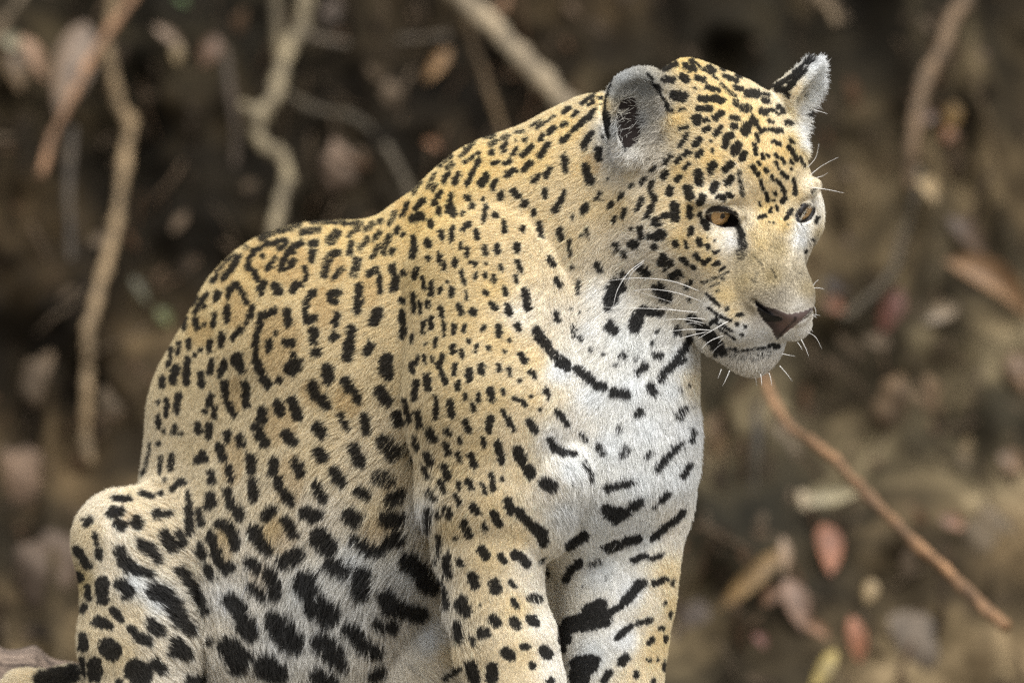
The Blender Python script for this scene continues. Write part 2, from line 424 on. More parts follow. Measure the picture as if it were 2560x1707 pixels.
# ------------------------------------------------------------------ coat pattern, with the shoulder fold's shade painted in, measured from the photograph
# each tile: origin in the photograph, then strokes "width x y x y ..." (width~strength when weaker), 3.357 tile units per pixel
TILES = [((1440, 100), """
55 740 245 830 205;60 920 215 960 245;35 960 180 1000 260;28 980 170 1060 240 1150 300 1190 330;60 1120 230 1150 260;35 1220 240 1240 250;60 740 330 810 335
70 890 310 930 340;55 1020 320 1070 335;45 1250 300 1350 345;40 1350 300 1380 310;50 1330 390 1380 415;80 1440 450 1520 450;40 1550 450 1610 460;55 1580 505 1610 515
25 1000 408;45 1090 395 1190 420;35~.8 1220 370 1260 420 1330 470;90 820 465 900 475;60 1040 490 1120 500 1170 480;70 1170 490 1220 510;55 1020 575 1130 580
25 870 585 905 585;90 1010 660 1010 680;45 1100 675 1080 680;60 1170 650 1220 610;55~.85 1340 520 1350 540;75~.85 1400 570 1440 580;60~.85 1310 650 1350 655
65 1560 600 1600 605;40 1640 590 1700 615;55 1700 560 1740 600;60 1480 660 1510 690;30 1620 680 1650 690;50 1770 690 1810 700;65 1320 720 1330 730;90 1420 770 1440 720
55 1080 760 1110 740;50 1170 790 1220 730;70 1260 820 1300 800;60 1250 890 1260 850;90 1330 930 1360 890;60 1000 880 1035 840;40 870 750 930 730;45 870 890 930 790
60 910 960 940 945;55 1020 970 1050 935;25 1130 850;25 1140 920 1150 950;60 1390 1000 1415 950;75 1130 1090 1150 1050;65 1250 1090 1300 1040;80 1025 1120 1030 1190
65 1270 1200 1300 1160;60 730 1150 750 1120;55 850 1175 870 1150;45 840 1030 870 990;40 740 1040 800 970;35 900 1080 950 1040;40 640 1100 660 1080;45 550 1200 580 1170
50 620 1270 635 1200;50 630 1290 650 1320;50 590 1490 640 1380 660 1320;50 510 1430 550 1330;60 780 1290 785 1250;80 930 1250 960 1310;50 730 1480 790 1470
90 820 1390 830 1490;60 955 1420 955 1480;70 1150 1260 1170 1220;50 1190 1310 1240 1330;50 1280 1290 1300 1310;70 1040 1360 1060 1320;45 1040 1470;60 1070 1520 1090 1560
65 660 1540 680 1510;45 450 1240 470 1220;45 365 1320 385 1290;40 280 1410 300 1370;35 390 1490 410 1430;30 310 1530 325 1490;50 50 1440 80 1390;30 160 1340 200 1290
15 215 1350;70 90 1100 110 1190;60 80 1060;55 180 990 200 920;50 60 890 130 780;45 0 740 80 660 170 580;35 50 530 140 470;35 110 540 140 525;20 258 1165
80 250 640 240 760 250 800;20 245 600 250 480 300 330;30 600 290 640 330;50 690 400 700 420;50 770 560 790 590;20 640 350 760 540
45 1500 700 1560 770;40 1580 750 1650 750;55 1690 760 1720 760;35 1520 790 1530 850;40 1500 880 1510 960;35 1560 960 1570 990;30 1600 960 1620 980;45 1660 850 1710 870
35 1790 830 1830 870;45 1790 900 1820 940 1850 1000;30 1880 990 1920 1060;35 1670 960 1690 990;40 1730 1000 1750 1030;30 1800 1020 1820 1040;45 1480 1060 1500 1090
40 1520 1120 1530 1140;40 1590 1090 1600 1100;30 1530 1030 1545 1045;35 1680 1030 1700 1090;40 1730 1120 1770 1160;35 1640 1140 1650 1170;40 1830 1170 1840 1290;30 1810 1080
30 1550 1180 1570 1250;40 1600 1290 1610 1350;35 1690 1180 1740 1250 1760 1330;25 1660 1280 1680 1300;30 1540 1370 1550 1390;25 1660 1350;25 1680 1390 1690 1430
45 1730 1360 1750 1330;30 1630 1440 1640 1410;35 1540 1490 1590 1470;40 1760 1500 1810 1430;20 1620 1530;20 1660 1530;20 1780 1550;45~.7 1370 1110 1380 1210 1400 1300
30~.7 1980 1280 2010 1260;60 1690 415 1760 420 1830 350 1900 270;38 1900 280 1960 200 2015 150;50 1780 470 1760 440;26 1960 640 1995 615
40 420 890 400 910;46 1660 385 1760 350 1850 262 1930 185 1990 125"""),
((1440, 500), """
60 55 100 80 60;45 280 60 295 30;40 390 140 405 90;30 310 180 325 140;35~.8 85 250 90 300;30~.8 50 300;55 960 240 965 280;65 660 180 680 200
40 465 245;50 535 240 545 320;80 470 370 490 380;70 620 310 640 310;90 700 290 720 290;55 650 390 660 390;50 660 330 720 320;50 830 360 845 385;25 915 350 930 400
55 1025 340 1040 370;25 1100 320;25 1165 340;45 1105 385 1110 400;35 1155 435 1170 445;30 1200 430;50 315 370 350 430;45 380 450 410 470;75 730 480;90~.9 720 530 770 530
50 740 580;50 890 500 930 530;40 970 560 990 570;40 1000 460 1040 510 1080 530 1120 500;50 170 540 200 590;80 530 570 590 620;45 1160 545 1190 530;25 1210 590 1240 570
70 800 650 860 620;40 380 620 420 640;130 330 720 290 830;80 380 740;70 270 900;110 700 760 760 820;60 660 740;60~.7 930 720;40 960 690;40~.7 920 740;40~.7 950 830
70 560 920 700 960;110 530 970 490 1060;100 280 1060 310 1090;30 680 1110;30 640 1210;40 370 1310 410 1320;25 230 1300;30~.8 340 1390;35~.8 120 1260;60 660 1310 710 1310
35 510 1340;50 510 1450 590 1390;60 720 1480 800 1390 870 1310 930 1220 960 1160;110 1060 1090 1140 1160 1190 1240;80 960 1000 1040 1050;60 1180 1290 1240 1270
22~.9 1280 1250 1400 1265 1550 1250 1680 1225;25 1640 1210 1700 1220;40 1620 1230 1700 1230;80~.38 1290 1305 1450 1315 1600 1290;28 1100 790 1160 850 1200 885;45~.85 1265 910
35 1350 970 1390 960;26 1110 910 1170 950 1230 990 1300 1010;38 1350 1040;34 1420 1065;24 1150 1020 1230 1060 1310 1100;24 1390 1135;18 1200 1080 1330 1170;35~.8 1190 760
18~.7 1120 730 1200 700;18~.7 1100 680 1180 650 1280 600;30~.8 1060 690 1090 685;40~.7 1230 660;25~.7 1480 670;55 1325 120 1350 200 1395 300;75~.85 1390 340 1400 385
90~.5 1390 430 1390 460;60 1080 190 1100 230;40 1040 120 1045 140;30 2010 190 2030 150;30 1990 340;20 1970 370;35 1935 430;60 840 1090 850 1130;40 1130 1030 1180 1010
30 1885 175 1940 150 1972 95 1968 60;16 1880 90 1920 60 1965 52;22 1120 75 1150 165 1215 212 1285 205 1325 150;18 1115 70 1200 52 1310 78;14~.7 1640 570 1680 650;12~.6 1500 480 1560 540;30~.3 1500 700 1520 620"""),
((1000, 500), """
50 1020 50 1050 20;40 1110 120 1125 95;45 1160 190 1170 240 1185 300;50 1330 30 1350 10;60 1300 90;60 1340 270 1345 320;35 1420 340 1425 400 1430 470;40 1450 570;30 1445 140
50 1540 90 1550 60;50 1030 230 1030 250;45 870 190 875 260;55 795 130 805 130;40 715 70 705 130 695 180;50 600 40;30 525 110;70 420 60 440 100;60 320 100;60 290 20;70 110 150 170 140
55 250 180 260 210;60 110 320 120 380 105 470;60 230 350 235 380;50 350 270 350 320;40 440 230 430 340;40 520 250 580 200;45 635 260 645 320;35 510 360 510 410;35 560 410 560 470
45 715 400 715 450;50 820 390 820 440;55 980 380 980 420;45 990 520 1010 590;50 1250 490 1290 540;35~.35 1105 480;45 240 490;45 330 460 325 510;35 375 530 365 590;50 455 510 460 550
45 605 525 630 535;25~.8 725 530;45 845 560 850 580;35 510 600 530 670 540 700;25 640 610 625 660;35 715 620 720 650;40 780 640 790 670;55 30 620;50 140 590 115 650;40 185 660 200 740
40 970 650 975 690;50 260 700 260 790;35 230 850 225 900;35 340 730 330 780;30 395 690;50 430 750 430 790;25 555 770 560 840;45 710 770 725 790;45 875 740 890 790;70 1050 770 1070 910
50 1310 670 1330 720;30 1495 690 1495 780;50 20 850;50 110 800 115 930;30 170 870 165 950;45 340 910 350 970;50 490 890 510 950;60 610 930 615 950;55 775 870 795 910;60 900 890 920 950
50 1310 950 1325 1010;20 1495 940;30~.5 1425 910;50~.8 20 1000 30 1120;40 195 1030 190 1110;45 260 990 260 1080;30 370 1030 365 1140;45 450 1050 450 1110;40 545 1050 535 1100
35 700 1060 695 1090;45 825 1060 830 1140;50 985 1050 990 1080;30 1455 1060 1460 1140;40 1510 1150 1515 1180;40 100 1140 95 1190;35 300 1170 295 1230;30 215 1210;45 440 1220 440 1270
35 575 1170 580 1200;35 520 1260 520 1310;35~.8 630 1270 650 1220;40 740 1230 745 1250;35 915 1180;35 880 1270;50 1010 1300 1050 1360;50 1090 1440 1130 1480
90 1150 1100 1180 1160 1230 1220;80~.9 1260 1270 1330 1330 1400 1390;70 1480 1420 1560 1480 1650 1540;35 205 1320 205 1350;35 270 1320 270 1350;35 360 1310 320 1380 350 1440
45 360 1480 375 1540;40 460 1390 455 1450;55 585 1440 575 1500;50 680 1390 680 1450;40 820 1390 830 1430;35 910 1420 920 1470;35 1000 1520;50 230 1490;60 235 1530;50 140 1540
40 140 1340 90 1400 100 1440;50 490 1540"""),
((1000, 100), """
40~.85 20 1470 60 1370;55 130 1420 190 1350;80 110 1500 170 1480;50 320 1310 340 1280;60 290 1370;50 325 1420 320 1460;45 430 1300 420 1350;80 415 1420 440 1450;60 570 1330;50 600 1400
30 525 1450;35 695 1340;40 715 1400 700 1500;55 800 1470;50 840 1330 850 1290;60 950 1270 990 1310;70 1040 1380;40 1115 1450;50 1210 1270 1215 1310;45 1380 1270 1350 1350;60 1295 1420
40 1320 1400;45 1540 1440 1550 1400;30 1650 1330 1670 1290;20 1690 1350;70 1560 1100 1600 1180;55 1550 1070;60 1660 920 1670 1000;50 1540 900 1610 780;50 1370 980 1390 1100;70 1385 1020
50 1250 1080 1220 1150;50 1120 1180 1150 1150;50 900 1140 940 1090;40 980 1100;50 1040 1090 1090 1030;50 780 1240 795 1190;70 680 1210 720 1150;50 460 1190 490 1130
45 560 1210 610 1110 660 1010;40 370 1190 400 1120;60~.8 400 1080 430 1050;40~.8 230 1240 290 1130;40~.8 270 1260 300 1220;40~.8 110 1280 170 1190;50~.8 330 1050 410 980
40~.85 520 970 590 890 620 850;35~.85 540 1030 660 950;60 770 945;50~.8 720 820 780 800;45~.8 760 880 800 850;50~.8 870 830 900 810;40 860 900 890 870;45 950 960 970 930
30~.7 860 950 890 930;40 770 1040 810 1020;40 880 1040 920 1010;45 1030 970 1070 920 1110 890;50 1050 840;30 970 840;50 1170 980 1210 920 1240 880;40 1170 840 1200 800
45 1250 780 1290 740;40 1360 720 1390 700;50 1360 850 1400 810;40 1440 770 1500 710 1570 660 1640 590;40 1450 640 1480 610;40 1370 610 1420 570;35~.8 1520 530 1600 480 1660 400
40 1590 540 1620 520;40~.8 1110 720 1170 690;40~.8 980 780 1030 760;25~.8 1150 740 1200 710 1290 640"""),
((400, 500), """
55~.85 850 320 950 270 1000 240;90~.85 1150 190;45~.85 1050 200 1100 180;40~.85 1000 270 1120 230;50~.85 1190 270 1330 250;40~.8 1270 180 1400 185 1550 190;80~.8 1430 340 1480 280
40~.8 1590 290 1650 240;30~.8 1560 200 1700 195;45~.8 1730 250 1780 200;40~.8 1840 180 1860 170;40~.8 1930 200 1970 110;40~.85 2030 130 2070 40
40 740 550 750 480 800 420 880 380 960 360 1040 340;60 1050 350;50 740 570 790 600 810 650;40 820 690;60 840 740 870 700;40 850 780;35 1000 410 1050 370;40 870 470;35 900 580 940 520 960 490
45 1010 590 1040 500 1080 430 1120 390 1190 360;60 1270 370 1300 365;50 1280 430 1270 500;45 1090 540 1130 510;35 1210 570 1230 620 1220 680;80 970 730 990 770;70 1120 750 1130 720
40 1180 710;30 1040 590 1110 550;35 1130 440;60~.85 1380 630 1390 540 1430 470 1490 440;45~.85 1460 650 1520 590;50~.85 1590 450 1600 370;45~.85 1680 400 1740 330;40~.85 1800 330 1840 270
40~.85 1780 480 1830 390;60~.85 1620 620 1650 510;50~.85 1880 440 1890 370 1920 310;60~.85 1940 430;60~.9 1750 620 1810 590;40 1840 640 1850 780;50 1950 560 1960 640;60 1960 740 1980 660
40 2040 620;60 1650 930 1660 850 1670 730;50 1690 850;40 1980 270 2000 230;40 2040 290;80 1790 1020 1830 940;50~.9 1220 910 1230 840 1290 780;50 1220 960;60 1240 1010 1290 990
60~.9 1430 790 1490 780;40 1420 840 1480 860;60 1470 1030 1480 970;60 870 970 950 930;45 850 960 840 1050 810 1150 795 1250 800 1360 840 1440;70 870 1500 900 1540;60 1060 940 1080 1040
40~.8 970 1120;40 910 1260 920 1190;60 1060 1200 1110 1200;90 1110 1430 1140 1370;50 1120 1300;40 1000 1510;70 1280 1180 1290 1100;70 1300 1280 1320 1280;50 1440 1170 1470 1130
65 1570 1320 1590 1220 1600 1090;70 1740 1270 1760 1230;90 1890 1430 1900 1330;70 1400 1470 1400 1410;70 1560 1530;45 570 820 590 750 640 700 680 760 720 860;50 770 900 750 980;35 720 1030
50 610 1150 680 1090;50 560 900 560 1010;50 520 660 570 610 640 520 660 480;40 440 680 480 630;30~.8 480 600 560 520 620 460;40 720 400;60 470 820 480 790;55 290 1010 310 1060
40 290 950 330 880 390 790;40 370 890;40 440 1050 460 960;40~.8 370 1050;60 510 1210 520 1140;45 410 1260 420 1190;40 340 1260;40 200 1080 210 990;40 150 1280 160 1200;30 80 1380 90 1240
65 110 1490 140 1410;45 240 1180 240 1240;50 230 1330 220 1540;40 420 1450 430 1340;45 500 1470 540 1350;80 640 1330;50 660 1300 690 1430;60 540 1550;60 700 1550;45 340 1450 340 1550
40 290 1300;35 270 870 310 810;50 2030 950 2040 1060 2030 1150;40 2020 840"""),
((300, 900), """
65 440 170 460 80;40 400 40;50 350 220 360 150;40 320 350;60 560 60 550 180;40 680 120 690 220;50 750 100 760 30;50 840 130 870 40
60 960 20 1010 80;70 1150 30 1180 100;70 1220 180 1240 210;40 1330 180;45 470 430 490 290;40 390 460 390 330;60 880 200 880 290;50 900 360 960 470;60 1050 210 1060 380;40 320 560 320 470
40 370 590;50~.85 450 610 460 560;45~.85 510 620;50 740 380 760 300;45 710 430;40 790 480 790 400;55 740 640 750 550;50 655 600 650 540;80 1190 440 1190 500;80 1150 570;80 1170 630 1210 700
75 1330 370 1340 440;80 1440 340 1470 420 1490 480;90 1620 220 1640 290;80 1700 340 1730 380;80 1740 90 1750 170;75 1890 180 1930 240;50 1980 280 1990 350;100 1430 80 1470 60
100 2230 40 2240 120;95 2190 270 2240 350;90 2330 490;40 1850 470 1900 570;60 2050 480 2070 590;60 900 620 900 670;65 1000 660 1020 720;75 840 730 860 820;95 1400 630 1440 680
85 1660 570 1690 620;85 1660 770 1690 820;80 1960 760 2010 860;70 1290 860 1280 950;60 1320 1010 1360 1090;80 1400 1140 1420 1190;75 1470 870 1520 950;80 1790 940 1850 1030
110~.85 2220 700 2280 800;70 1090 830 1100 920;80 660 830 700 820;50 690 780;60 760 950 770 1020;55 910 900 930 1000;70 1110 1030 1120 1160;60 740 1230 760 1140;60 900 1100 920 1210
70 990 1260 1000 1320;60 1640 1050 1700 1170;90~.8 2150 1010 2220 990;60 2290 1170 2340 1120;70 2010 1110 2060 1140;80 1230 1310 1270 1270;70 1540 1280 1660 1310;115 1940 1330 1960 1350
100 2240 1330 2320 1350;50 660 1270 670 1370;40 560 1100 580 1200 590 1300 580 1460;45 440 1080 490 1030 530 1030;60~.85 420 900 430 800;35~.85 340 820 330 940;40~.8 370 1000;60 820 1370 870 1400
60 930 1470 970 1560;50 760 1460 780 1550;100 1130 1440 1140 1500;60 1200 1550;70 1400 1360 1450 1470;120 1680 1500 1740 1560;40 20 1160 80 1160;36 180 1110 270 1150;40 340 1120;70 310 1290
45 350 1290 410 1285;80 130 1360 160 1370;80 20 1390;80 380 1480 430 1550;40 500 1480 530 1550;80 190 1550;30~.8 250 700 240 780 220 880;25 180 970 200 920;40 320 700"""),
((150, 1240), """
50 460 20 580 20;95 440 140 500 130;80 490 230 520 250;80 640 200 660 240;80 820 150;40 880 150 920 150;60 220 230 240 200;30 190 200;60 290 340;60 320 460 330 510;40 310 400
70 140 450 180 500;70 200 540 230 580;80 880 330 910 380 960 430;50 1000 320 1040 400;70 1350 230;70 690 400 760 450 820 520;95 510 470 540 550 600 600;60 660 620 760 650;60 1170 430 1200 490
60 1160 470;60 1080 100 1090 300;60 1270 340 1300 460 1340 560 1390 620;60 1430 600;70 1400 250 1450 330 1470 420;50 1230 600 1260 670;90 1640 280 1640 360;90 1690 410 1740 460
70 1730 160 1780 130;60 1880 210 1950 320;90 1260 60;60 1420 60 1440 100;70 1490 130 1510 170;70 2040 140 2160 170;130 2180 340 2230 430;90 1890 550 1990 490;100 2270 590 2340 640
90 1600 560 1640 610;90 1760 650 1800 820;70 1610 770 1700 850;150 2060 720 2080 800;160 2180 930 2260 1010;70 150 660 170 690;50 230 760 240 860;50 210 920 180 960;100 350 720 360 860
90 510 740 580 800;60 560 840;115 800 800 900 850;125 960 930 1010 1030;80 1070 1100 1100 1130;60 1010 620 1080 700 1140 800 1190 900 1220 970;120 1430 880 1500 950;130 1550 1060 1590 1140
60 450 960 510 1030;90 320 1050 360 1060;60 420 1090;60 590 1110 640 1160;80 660 1190 750 1220;90 770 1080 840 1130;70 190 1180 195 1270;160 400 1270 440 1300;100 990 1240 1060 1330
100 970 1300 1050 1330;120 290 1410 290 1500;50 180 1370 190 1500;200 640 1470 680 1500;80 800 1410 860 1460;160 1430 1280 1500 1420;120 1400 1260 1550 1350;150 1700 1440 1830 1500
170 1840 1110 1950 1230;100 1780 1030;150 2190 1240 2300 1330;100 2200 1560;150 -150 1540 -40 1515 60 1500 130 1480;60 500 1560;60 1090 1540 1200 1550;40 1260 1230"""),
((650, 1240), """
150 500 360 560 430;100 190 560 300 500;90 370 150 470 170;125 770 180 790 200;90 1060 210 1150 200;90 1100 40 1140 20;70 1410 140 1390 290;80 800 380 900 450 1000 470;100 1090 390 1140 370
110 620 590 700 640;140 850 680 840 820;170 380 740;170 400 800;180 470 950 570 1010;140 1240 560 1300 600;150 1340 640 1440 760;140 1060 860 1100 930;120 1200 960 1340 1000;60 970 1070 1030 1110
80 1100 1120 1130 1090;120 760 1140 800 1190;100 860 1270 970 1320;180 150 1090 270 1240;160 520 1240 620 1350;80 650 1400 690 1430;150 60 1420 150 1500;120 480 1530 580 1560;80 960 1530 1010 1480
50 1660 30 1670 60;60 1460 20;75 1560 120 1580 160;70 1790 90 1820 130;35 1490 150;80~.85 1720 250 1750 320;45 1640 360;80 1970 160 2000 230;35 1880 240 1885 280;45 1500 330 1500 400
40~.8 1480 430 1510 520;40 1470 560;80 1860 450 1890 500;50 2010 500 2050 550;80 2140 490 2190 510 2240 570;60 1575 510 1560 590;80 1580 650;50 1680 540 1680 570;80 1780 670 1800 740
100 1970 740 1980 780;40 2100 720 2130 750;55 1540 790 1560 930;120 1690 900 1720 960;50 2120 880 2150 920;30~.6 1850 920;90 1960 1030 1990 1060;80 2130 1050 2160 1080;80 2270 1030 2310 1060
90 1860 1150 1890 1150;80 1650 1090 1670 1200;35 1770 1190 1790 1240;60 2210 1260 2240 1265;90 2060 1310 2100 1340;60 2290 1420;100 1770 1420 1800 1540;100 1950 1440 1950 1530;60~.8 2270 850 2340 860
70 2070 50 2100 120;80 2160 130 2250 220 2340 320;40 1550 1530 1680 1450"""),
((1150, 1240), """
80 400 40 430 130;80 500 140 580 230 650 270;90 690 310 700 390;90 700 1290 740 1330;70 760 1550;60~.8 600 860 670 870;30~.8 680 560 700 520;110 1230 120 1300 180;130 1280 150 1360 150
80 1440 100 1510 60;90 920 420 1000 370 1040 340;90~.9 1250 440 1330 410;80 1390 390 1490 360;50~.6 1200 430;60 1620 350 1720 270 1810 200 1870 140;60~.6 1110 580 1160 560;70 890 700 930 630 1000 560
50 1460 540 1560 500;40~.9 1600 530 1690 500;80 1390 880 1440 820 1500 740;70~.9 1550 730;50 1630 730 1730 700;40 1790 730;30 1720 900;30 1770 980 1765 1010;120~.97 1080 970 1180 920
150~.97 920 1080 1100 1050 1200 1030;60 1250 980 1350 920;110~.97 880 1110 880 1200;60 870 1280;50 1320 1190 1380 1130 1440 1090;50~.9 1490 1070 1600 1040;45 1690 1110;40 1730 1180 1730 1210
45 1590 1230 1610 1200;70 1360 1390 1390 1350;40 1590 1380;25 1660 1370;35 1720 1390 1715 1450;60 1480 1500;50 1630 1555;170~.97 1010 1430 1080 1410;180~.97 1000 1530;60 940 1400;60 1150 1370
60 1210 1550 1250 1480;50 1710 20;20 1640 100;20~.5 1230 690;20~.5 1030 770"""),
((1150, 900), """
70 70 110 75 150;45 175 50 180 110;40 320 60 325 85;35 410 80 420 130;40 600 110 620 140;35 500 170;60 255 260 260 320;35 360 250 365 280;35 40 300 40 320;40 155 310 155 340;40 100 370 115 420
35 450 320 480 330;35 520 340 550 380;35 590 300 600 310;45 720 250 740 310;30 670 410;60 50 530 70 590;60 250 500 245 570;45 360 430 400 500 450 580;65 580 520 630 590;55 820 440 860 480 900 540
45 190 660 200 730;60 320 710 350 850;50~.9 1020 640 1060 670;55~.8 1330 580 1340 600;60~.9 1490 470 1510 430;60~.8 1160 730 1200 780;60~.75 1370 800 1400 750;40~.75 1560 830 1610 780
75 760 680 800 750 860 780;50 930 770 960 790;40~.8 1050 870 1090 950 1120 1030;90 480 760 520 850;100 570 920 590 960;60 90 800 120 890;50 60 1020 100 1080;45 260 960 280 1080;35~.8 350 1000
40 190 1060 210 1110;110 720 1040 770 1060;80 840 20 900 60;80 1000 90 1080 160;80 1150 210 1200 230;90 1290 270 1390 290;80 1600 230 1630 280;50 1680 180 1740 100 1800 40 1880 0;50 1490 110 1570 60
70~.8 1840 470 1890 420;30~.7 1960 400;35~.7 1920 220;40~.35 1850 250;40~.45 1740 570;50~.75 1950 680 1970 600;60 1660 920 1720 850 1800 760 1860 710;60 1880 970 1930 890;60 1230 1080 1330 1060 1440 1030
55~.9 1690 1180 1740 1130;30~.7 1630 1240;30~.5 960 1040"""),
((850, 850), """
65 60 30 55 150;100 390 160 380 260;100 340 440 380 510;85 480 630 490 690;30 540 510 560 600 580 680;60 640 350 620 490;65 730 310 740 400;50 860 130 830 220;55 860 290 885 360;45 600 200 630 190 650 150
35 710 130 710 190;30 775 150;50 940 60 945 100;40 1020 90 1025 140;40 960 220 960 280;60 1080 260 1080 330;50 1180 220 1185 280;45 985 370 985 410;35 1045 460 1050 490;40 1160 460 1165 510
60 1260 420 1270 500;40 1110 540 1120 590;45 800 490 805 580 800 660;65 920 520 935 630;65 650 620 665 720;60 1050 690 1075 750;65 1260 660 1250 750;80 750 770 780 840;60 890 760 910 790;40 1000 830 1005 860
60 885 880 905 950;50 990 960 1005 1010;40 1195 830 1205 900;60 1100 970 1125 1060;60 1320 870 1350 1010;45 620 830 640 920;70 720 970 760 1030;50 700 1080 750 1160;60 870 1060 900 1150;60 840 1190 865 1260
45 990 1210 1000 1240;50 1070 1180 1100 1230;40 1190 1210 1215 1270;50 970 1320 1000 1360;70 1110 1400 1140 1430;50 740 1280 790 1340;70 890 1430 910 1480;40 810 1460 820 1490;105~.85 380 880 460 940
90~.85 360 850;90 120 920 160 1020;60 200 650 215 760;105~.8 320 1160 400 1190;70 430 1350 500 1300;70 170 1290 220 1300;80 1290 1460 1330 1540;50 1030 1530 1060 1550;70 720 1480 730 1540
115 90 1480 110 1510;105 410 1510 460 1520""")]
LEN = np.array([(1980, 650, 8), (1990, 760, 7), (1930, 560, 9), (1900, 400, 13), (1800, 250, 14), (1720, 160, 16), (1960, 380, 12), (1750, 450, 15), (1700, 600, 19), (1600, 560, 24), (1560, 640, 40), (1640, 760, 34), (1850, 720, 8),
 (1860, 800, 9), (1880, 850, 10), (1980, 850, 12), (1880, 910, 26), (1820, 890, 26), (1930, 915, 24), (2040, 580, 20), (1800, 590, 9), (1450, 400, 26), (1300, 500, 24), (1480, 640, 34), (1600, 850, 44), (1480, 800, 36), (1550, 1050, 36),
 (1720, 1050, 36), (1620, 1200, 34), (1430, 1220, 38), (1250, 1000, 20), (1120, 900, 20), (1200, 800, 20), (1250, 1200, 20), (1250, 1400, 15), (1280, 1650, 14), (1550, 1350, 22), (1550, 1600, 16), (800, 570, 24), (1000, 520, 20), (1150, 400, 18),
 (600, 700, 24), (450, 900, 20), (400, 1100, 20), (700, 1000, 30), (900, 1000, 36), (980, 1100, 44), (800, 1250, 44), (1000, 1300, 58), (900, 1450, 66), (700, 1480, 66), (850, 1620, 66), (600, 1350, 44), (1050, 1550, 52), (1090, 1640, 44),
 (300, 1250, 28), (220, 1400, 20), (360, 1400, 46), (430, 1500, 58), (280, 1560, 26), (300, 1660, 26), (520, 1560, 60), (100, 1670, 30), (1530, 230, 11), (1560, 195, 11), (1600, 205, 13), (1640, 300, 32), (1590, 385, 36), (1525, 330, 12), (2050, 230, 38), (2010, 340, 40), (1990, 230, 14)])

LEN[:, 2] = np.where(LEN[:, 2] < 46, LEN[:, 2] * 0.84, LEN[:, 2])
def idw(ctrl, vals, u, v, power=3.0, soft=14.0):
    out = np.zeros((len(u), vals.shape[1]))
    for i in range(0, len(u), 50000):
        d2 = (u[i:i+50000, None] - ctrl[None, :, 0]) ** 2 + (v[i:i+50000, None] - ctrl[None, :, 1]) ** 2 + soft * soft
        w = d2 ** (-power / 2)
        out[i:i+50000] = (w @ vals) / w.sum(1)[:, None]
    return out

TS = 3.357
MS = 0.5                                   # mask pixels per photograph pixel
MWX, MWY = int(PXW * MS), int(1800 * MS)
SPOT = np.zeros((MWY, MWX), dtype=np.float32)
jag = rng.normal(size=(MWY // 3 + 2, MWX // 3 + 2))
jag = np.kron(jag, np.ones((3, 3)))[:MWY, :MWX].astype(np.float32)
for (ox, oy), txt in TILES:
    for line in txt.replace('\n', ';').split(';'):
        if not line.strip(): continue
        f = line.split()
        w = f[0].split('~'); amp = float(w[1]) if len(w) > 1 else 1.0
        rad = float(w[0]) / 2 / TS
        pts = np.array([float(q) for q in f[1:]]).reshape(-1, 2) / TS + (ox, oy)
        hl = idw(LEN, LEN[:, 2:3], pts[:1, 0], pts[:1, 1])[0, 0]
        rad += 0.35 if (pts[0, 0] > 1500 and pts[0, 1] < 720) else 0.7 if (pts[0, 0] > 1020 and pts[0, 1] < 1300) else 1.2 if pts[0, 0] > 1080 else min(max(-0.6 + 0.13 * hl, 0.5), 6.5)               # pale hair lying over a mark makes it look smaller
        lo = np.maximum(((pts.min(0) - rad - 6) * MS).astype(int), 0)
        hi = ((pts.max(0) + rad + 6) * MS).astype(int) + 2
        x0, y0 = lo; x1, y1 = min(hi[0], MWX), min(hi[1], MWY)
        if x1 <= x0 or y1 <= y0: continue
        yy, xx = np.mgrid[y0:y1, x0:x1]
        px, py = (xx + 0.5) / MS, (yy + 0.5) / MS
        best = np.full(px.shape, 1e9)
        if len(pts) == 1:
            best = np.hypot(px - pts[0, 0], py - pts[0, 1])
        for a, b in zip(pts[:-1], pts[1:]):
            d = b - a; L2 = d @ d + 1e-9
            t = np.clip(((px - a[0]) * d[0] + (py - a[1]) * d[1]) / L2, 0, 1)
            best = np.minimum(best, np.hypot(px - a[0] - t * d[0], py - a[1] - t * d[1]))
        m = np.clip((rad - best + jag[y0:y1, x0:x1] * (0.8 + 0.05 * hl)) / 3.0 + 0.5, 0, 1) * amp
        SPOT[y0:y1, x0:x1] = np.maximum(SPOT[y0:y1, x0:x1], m)

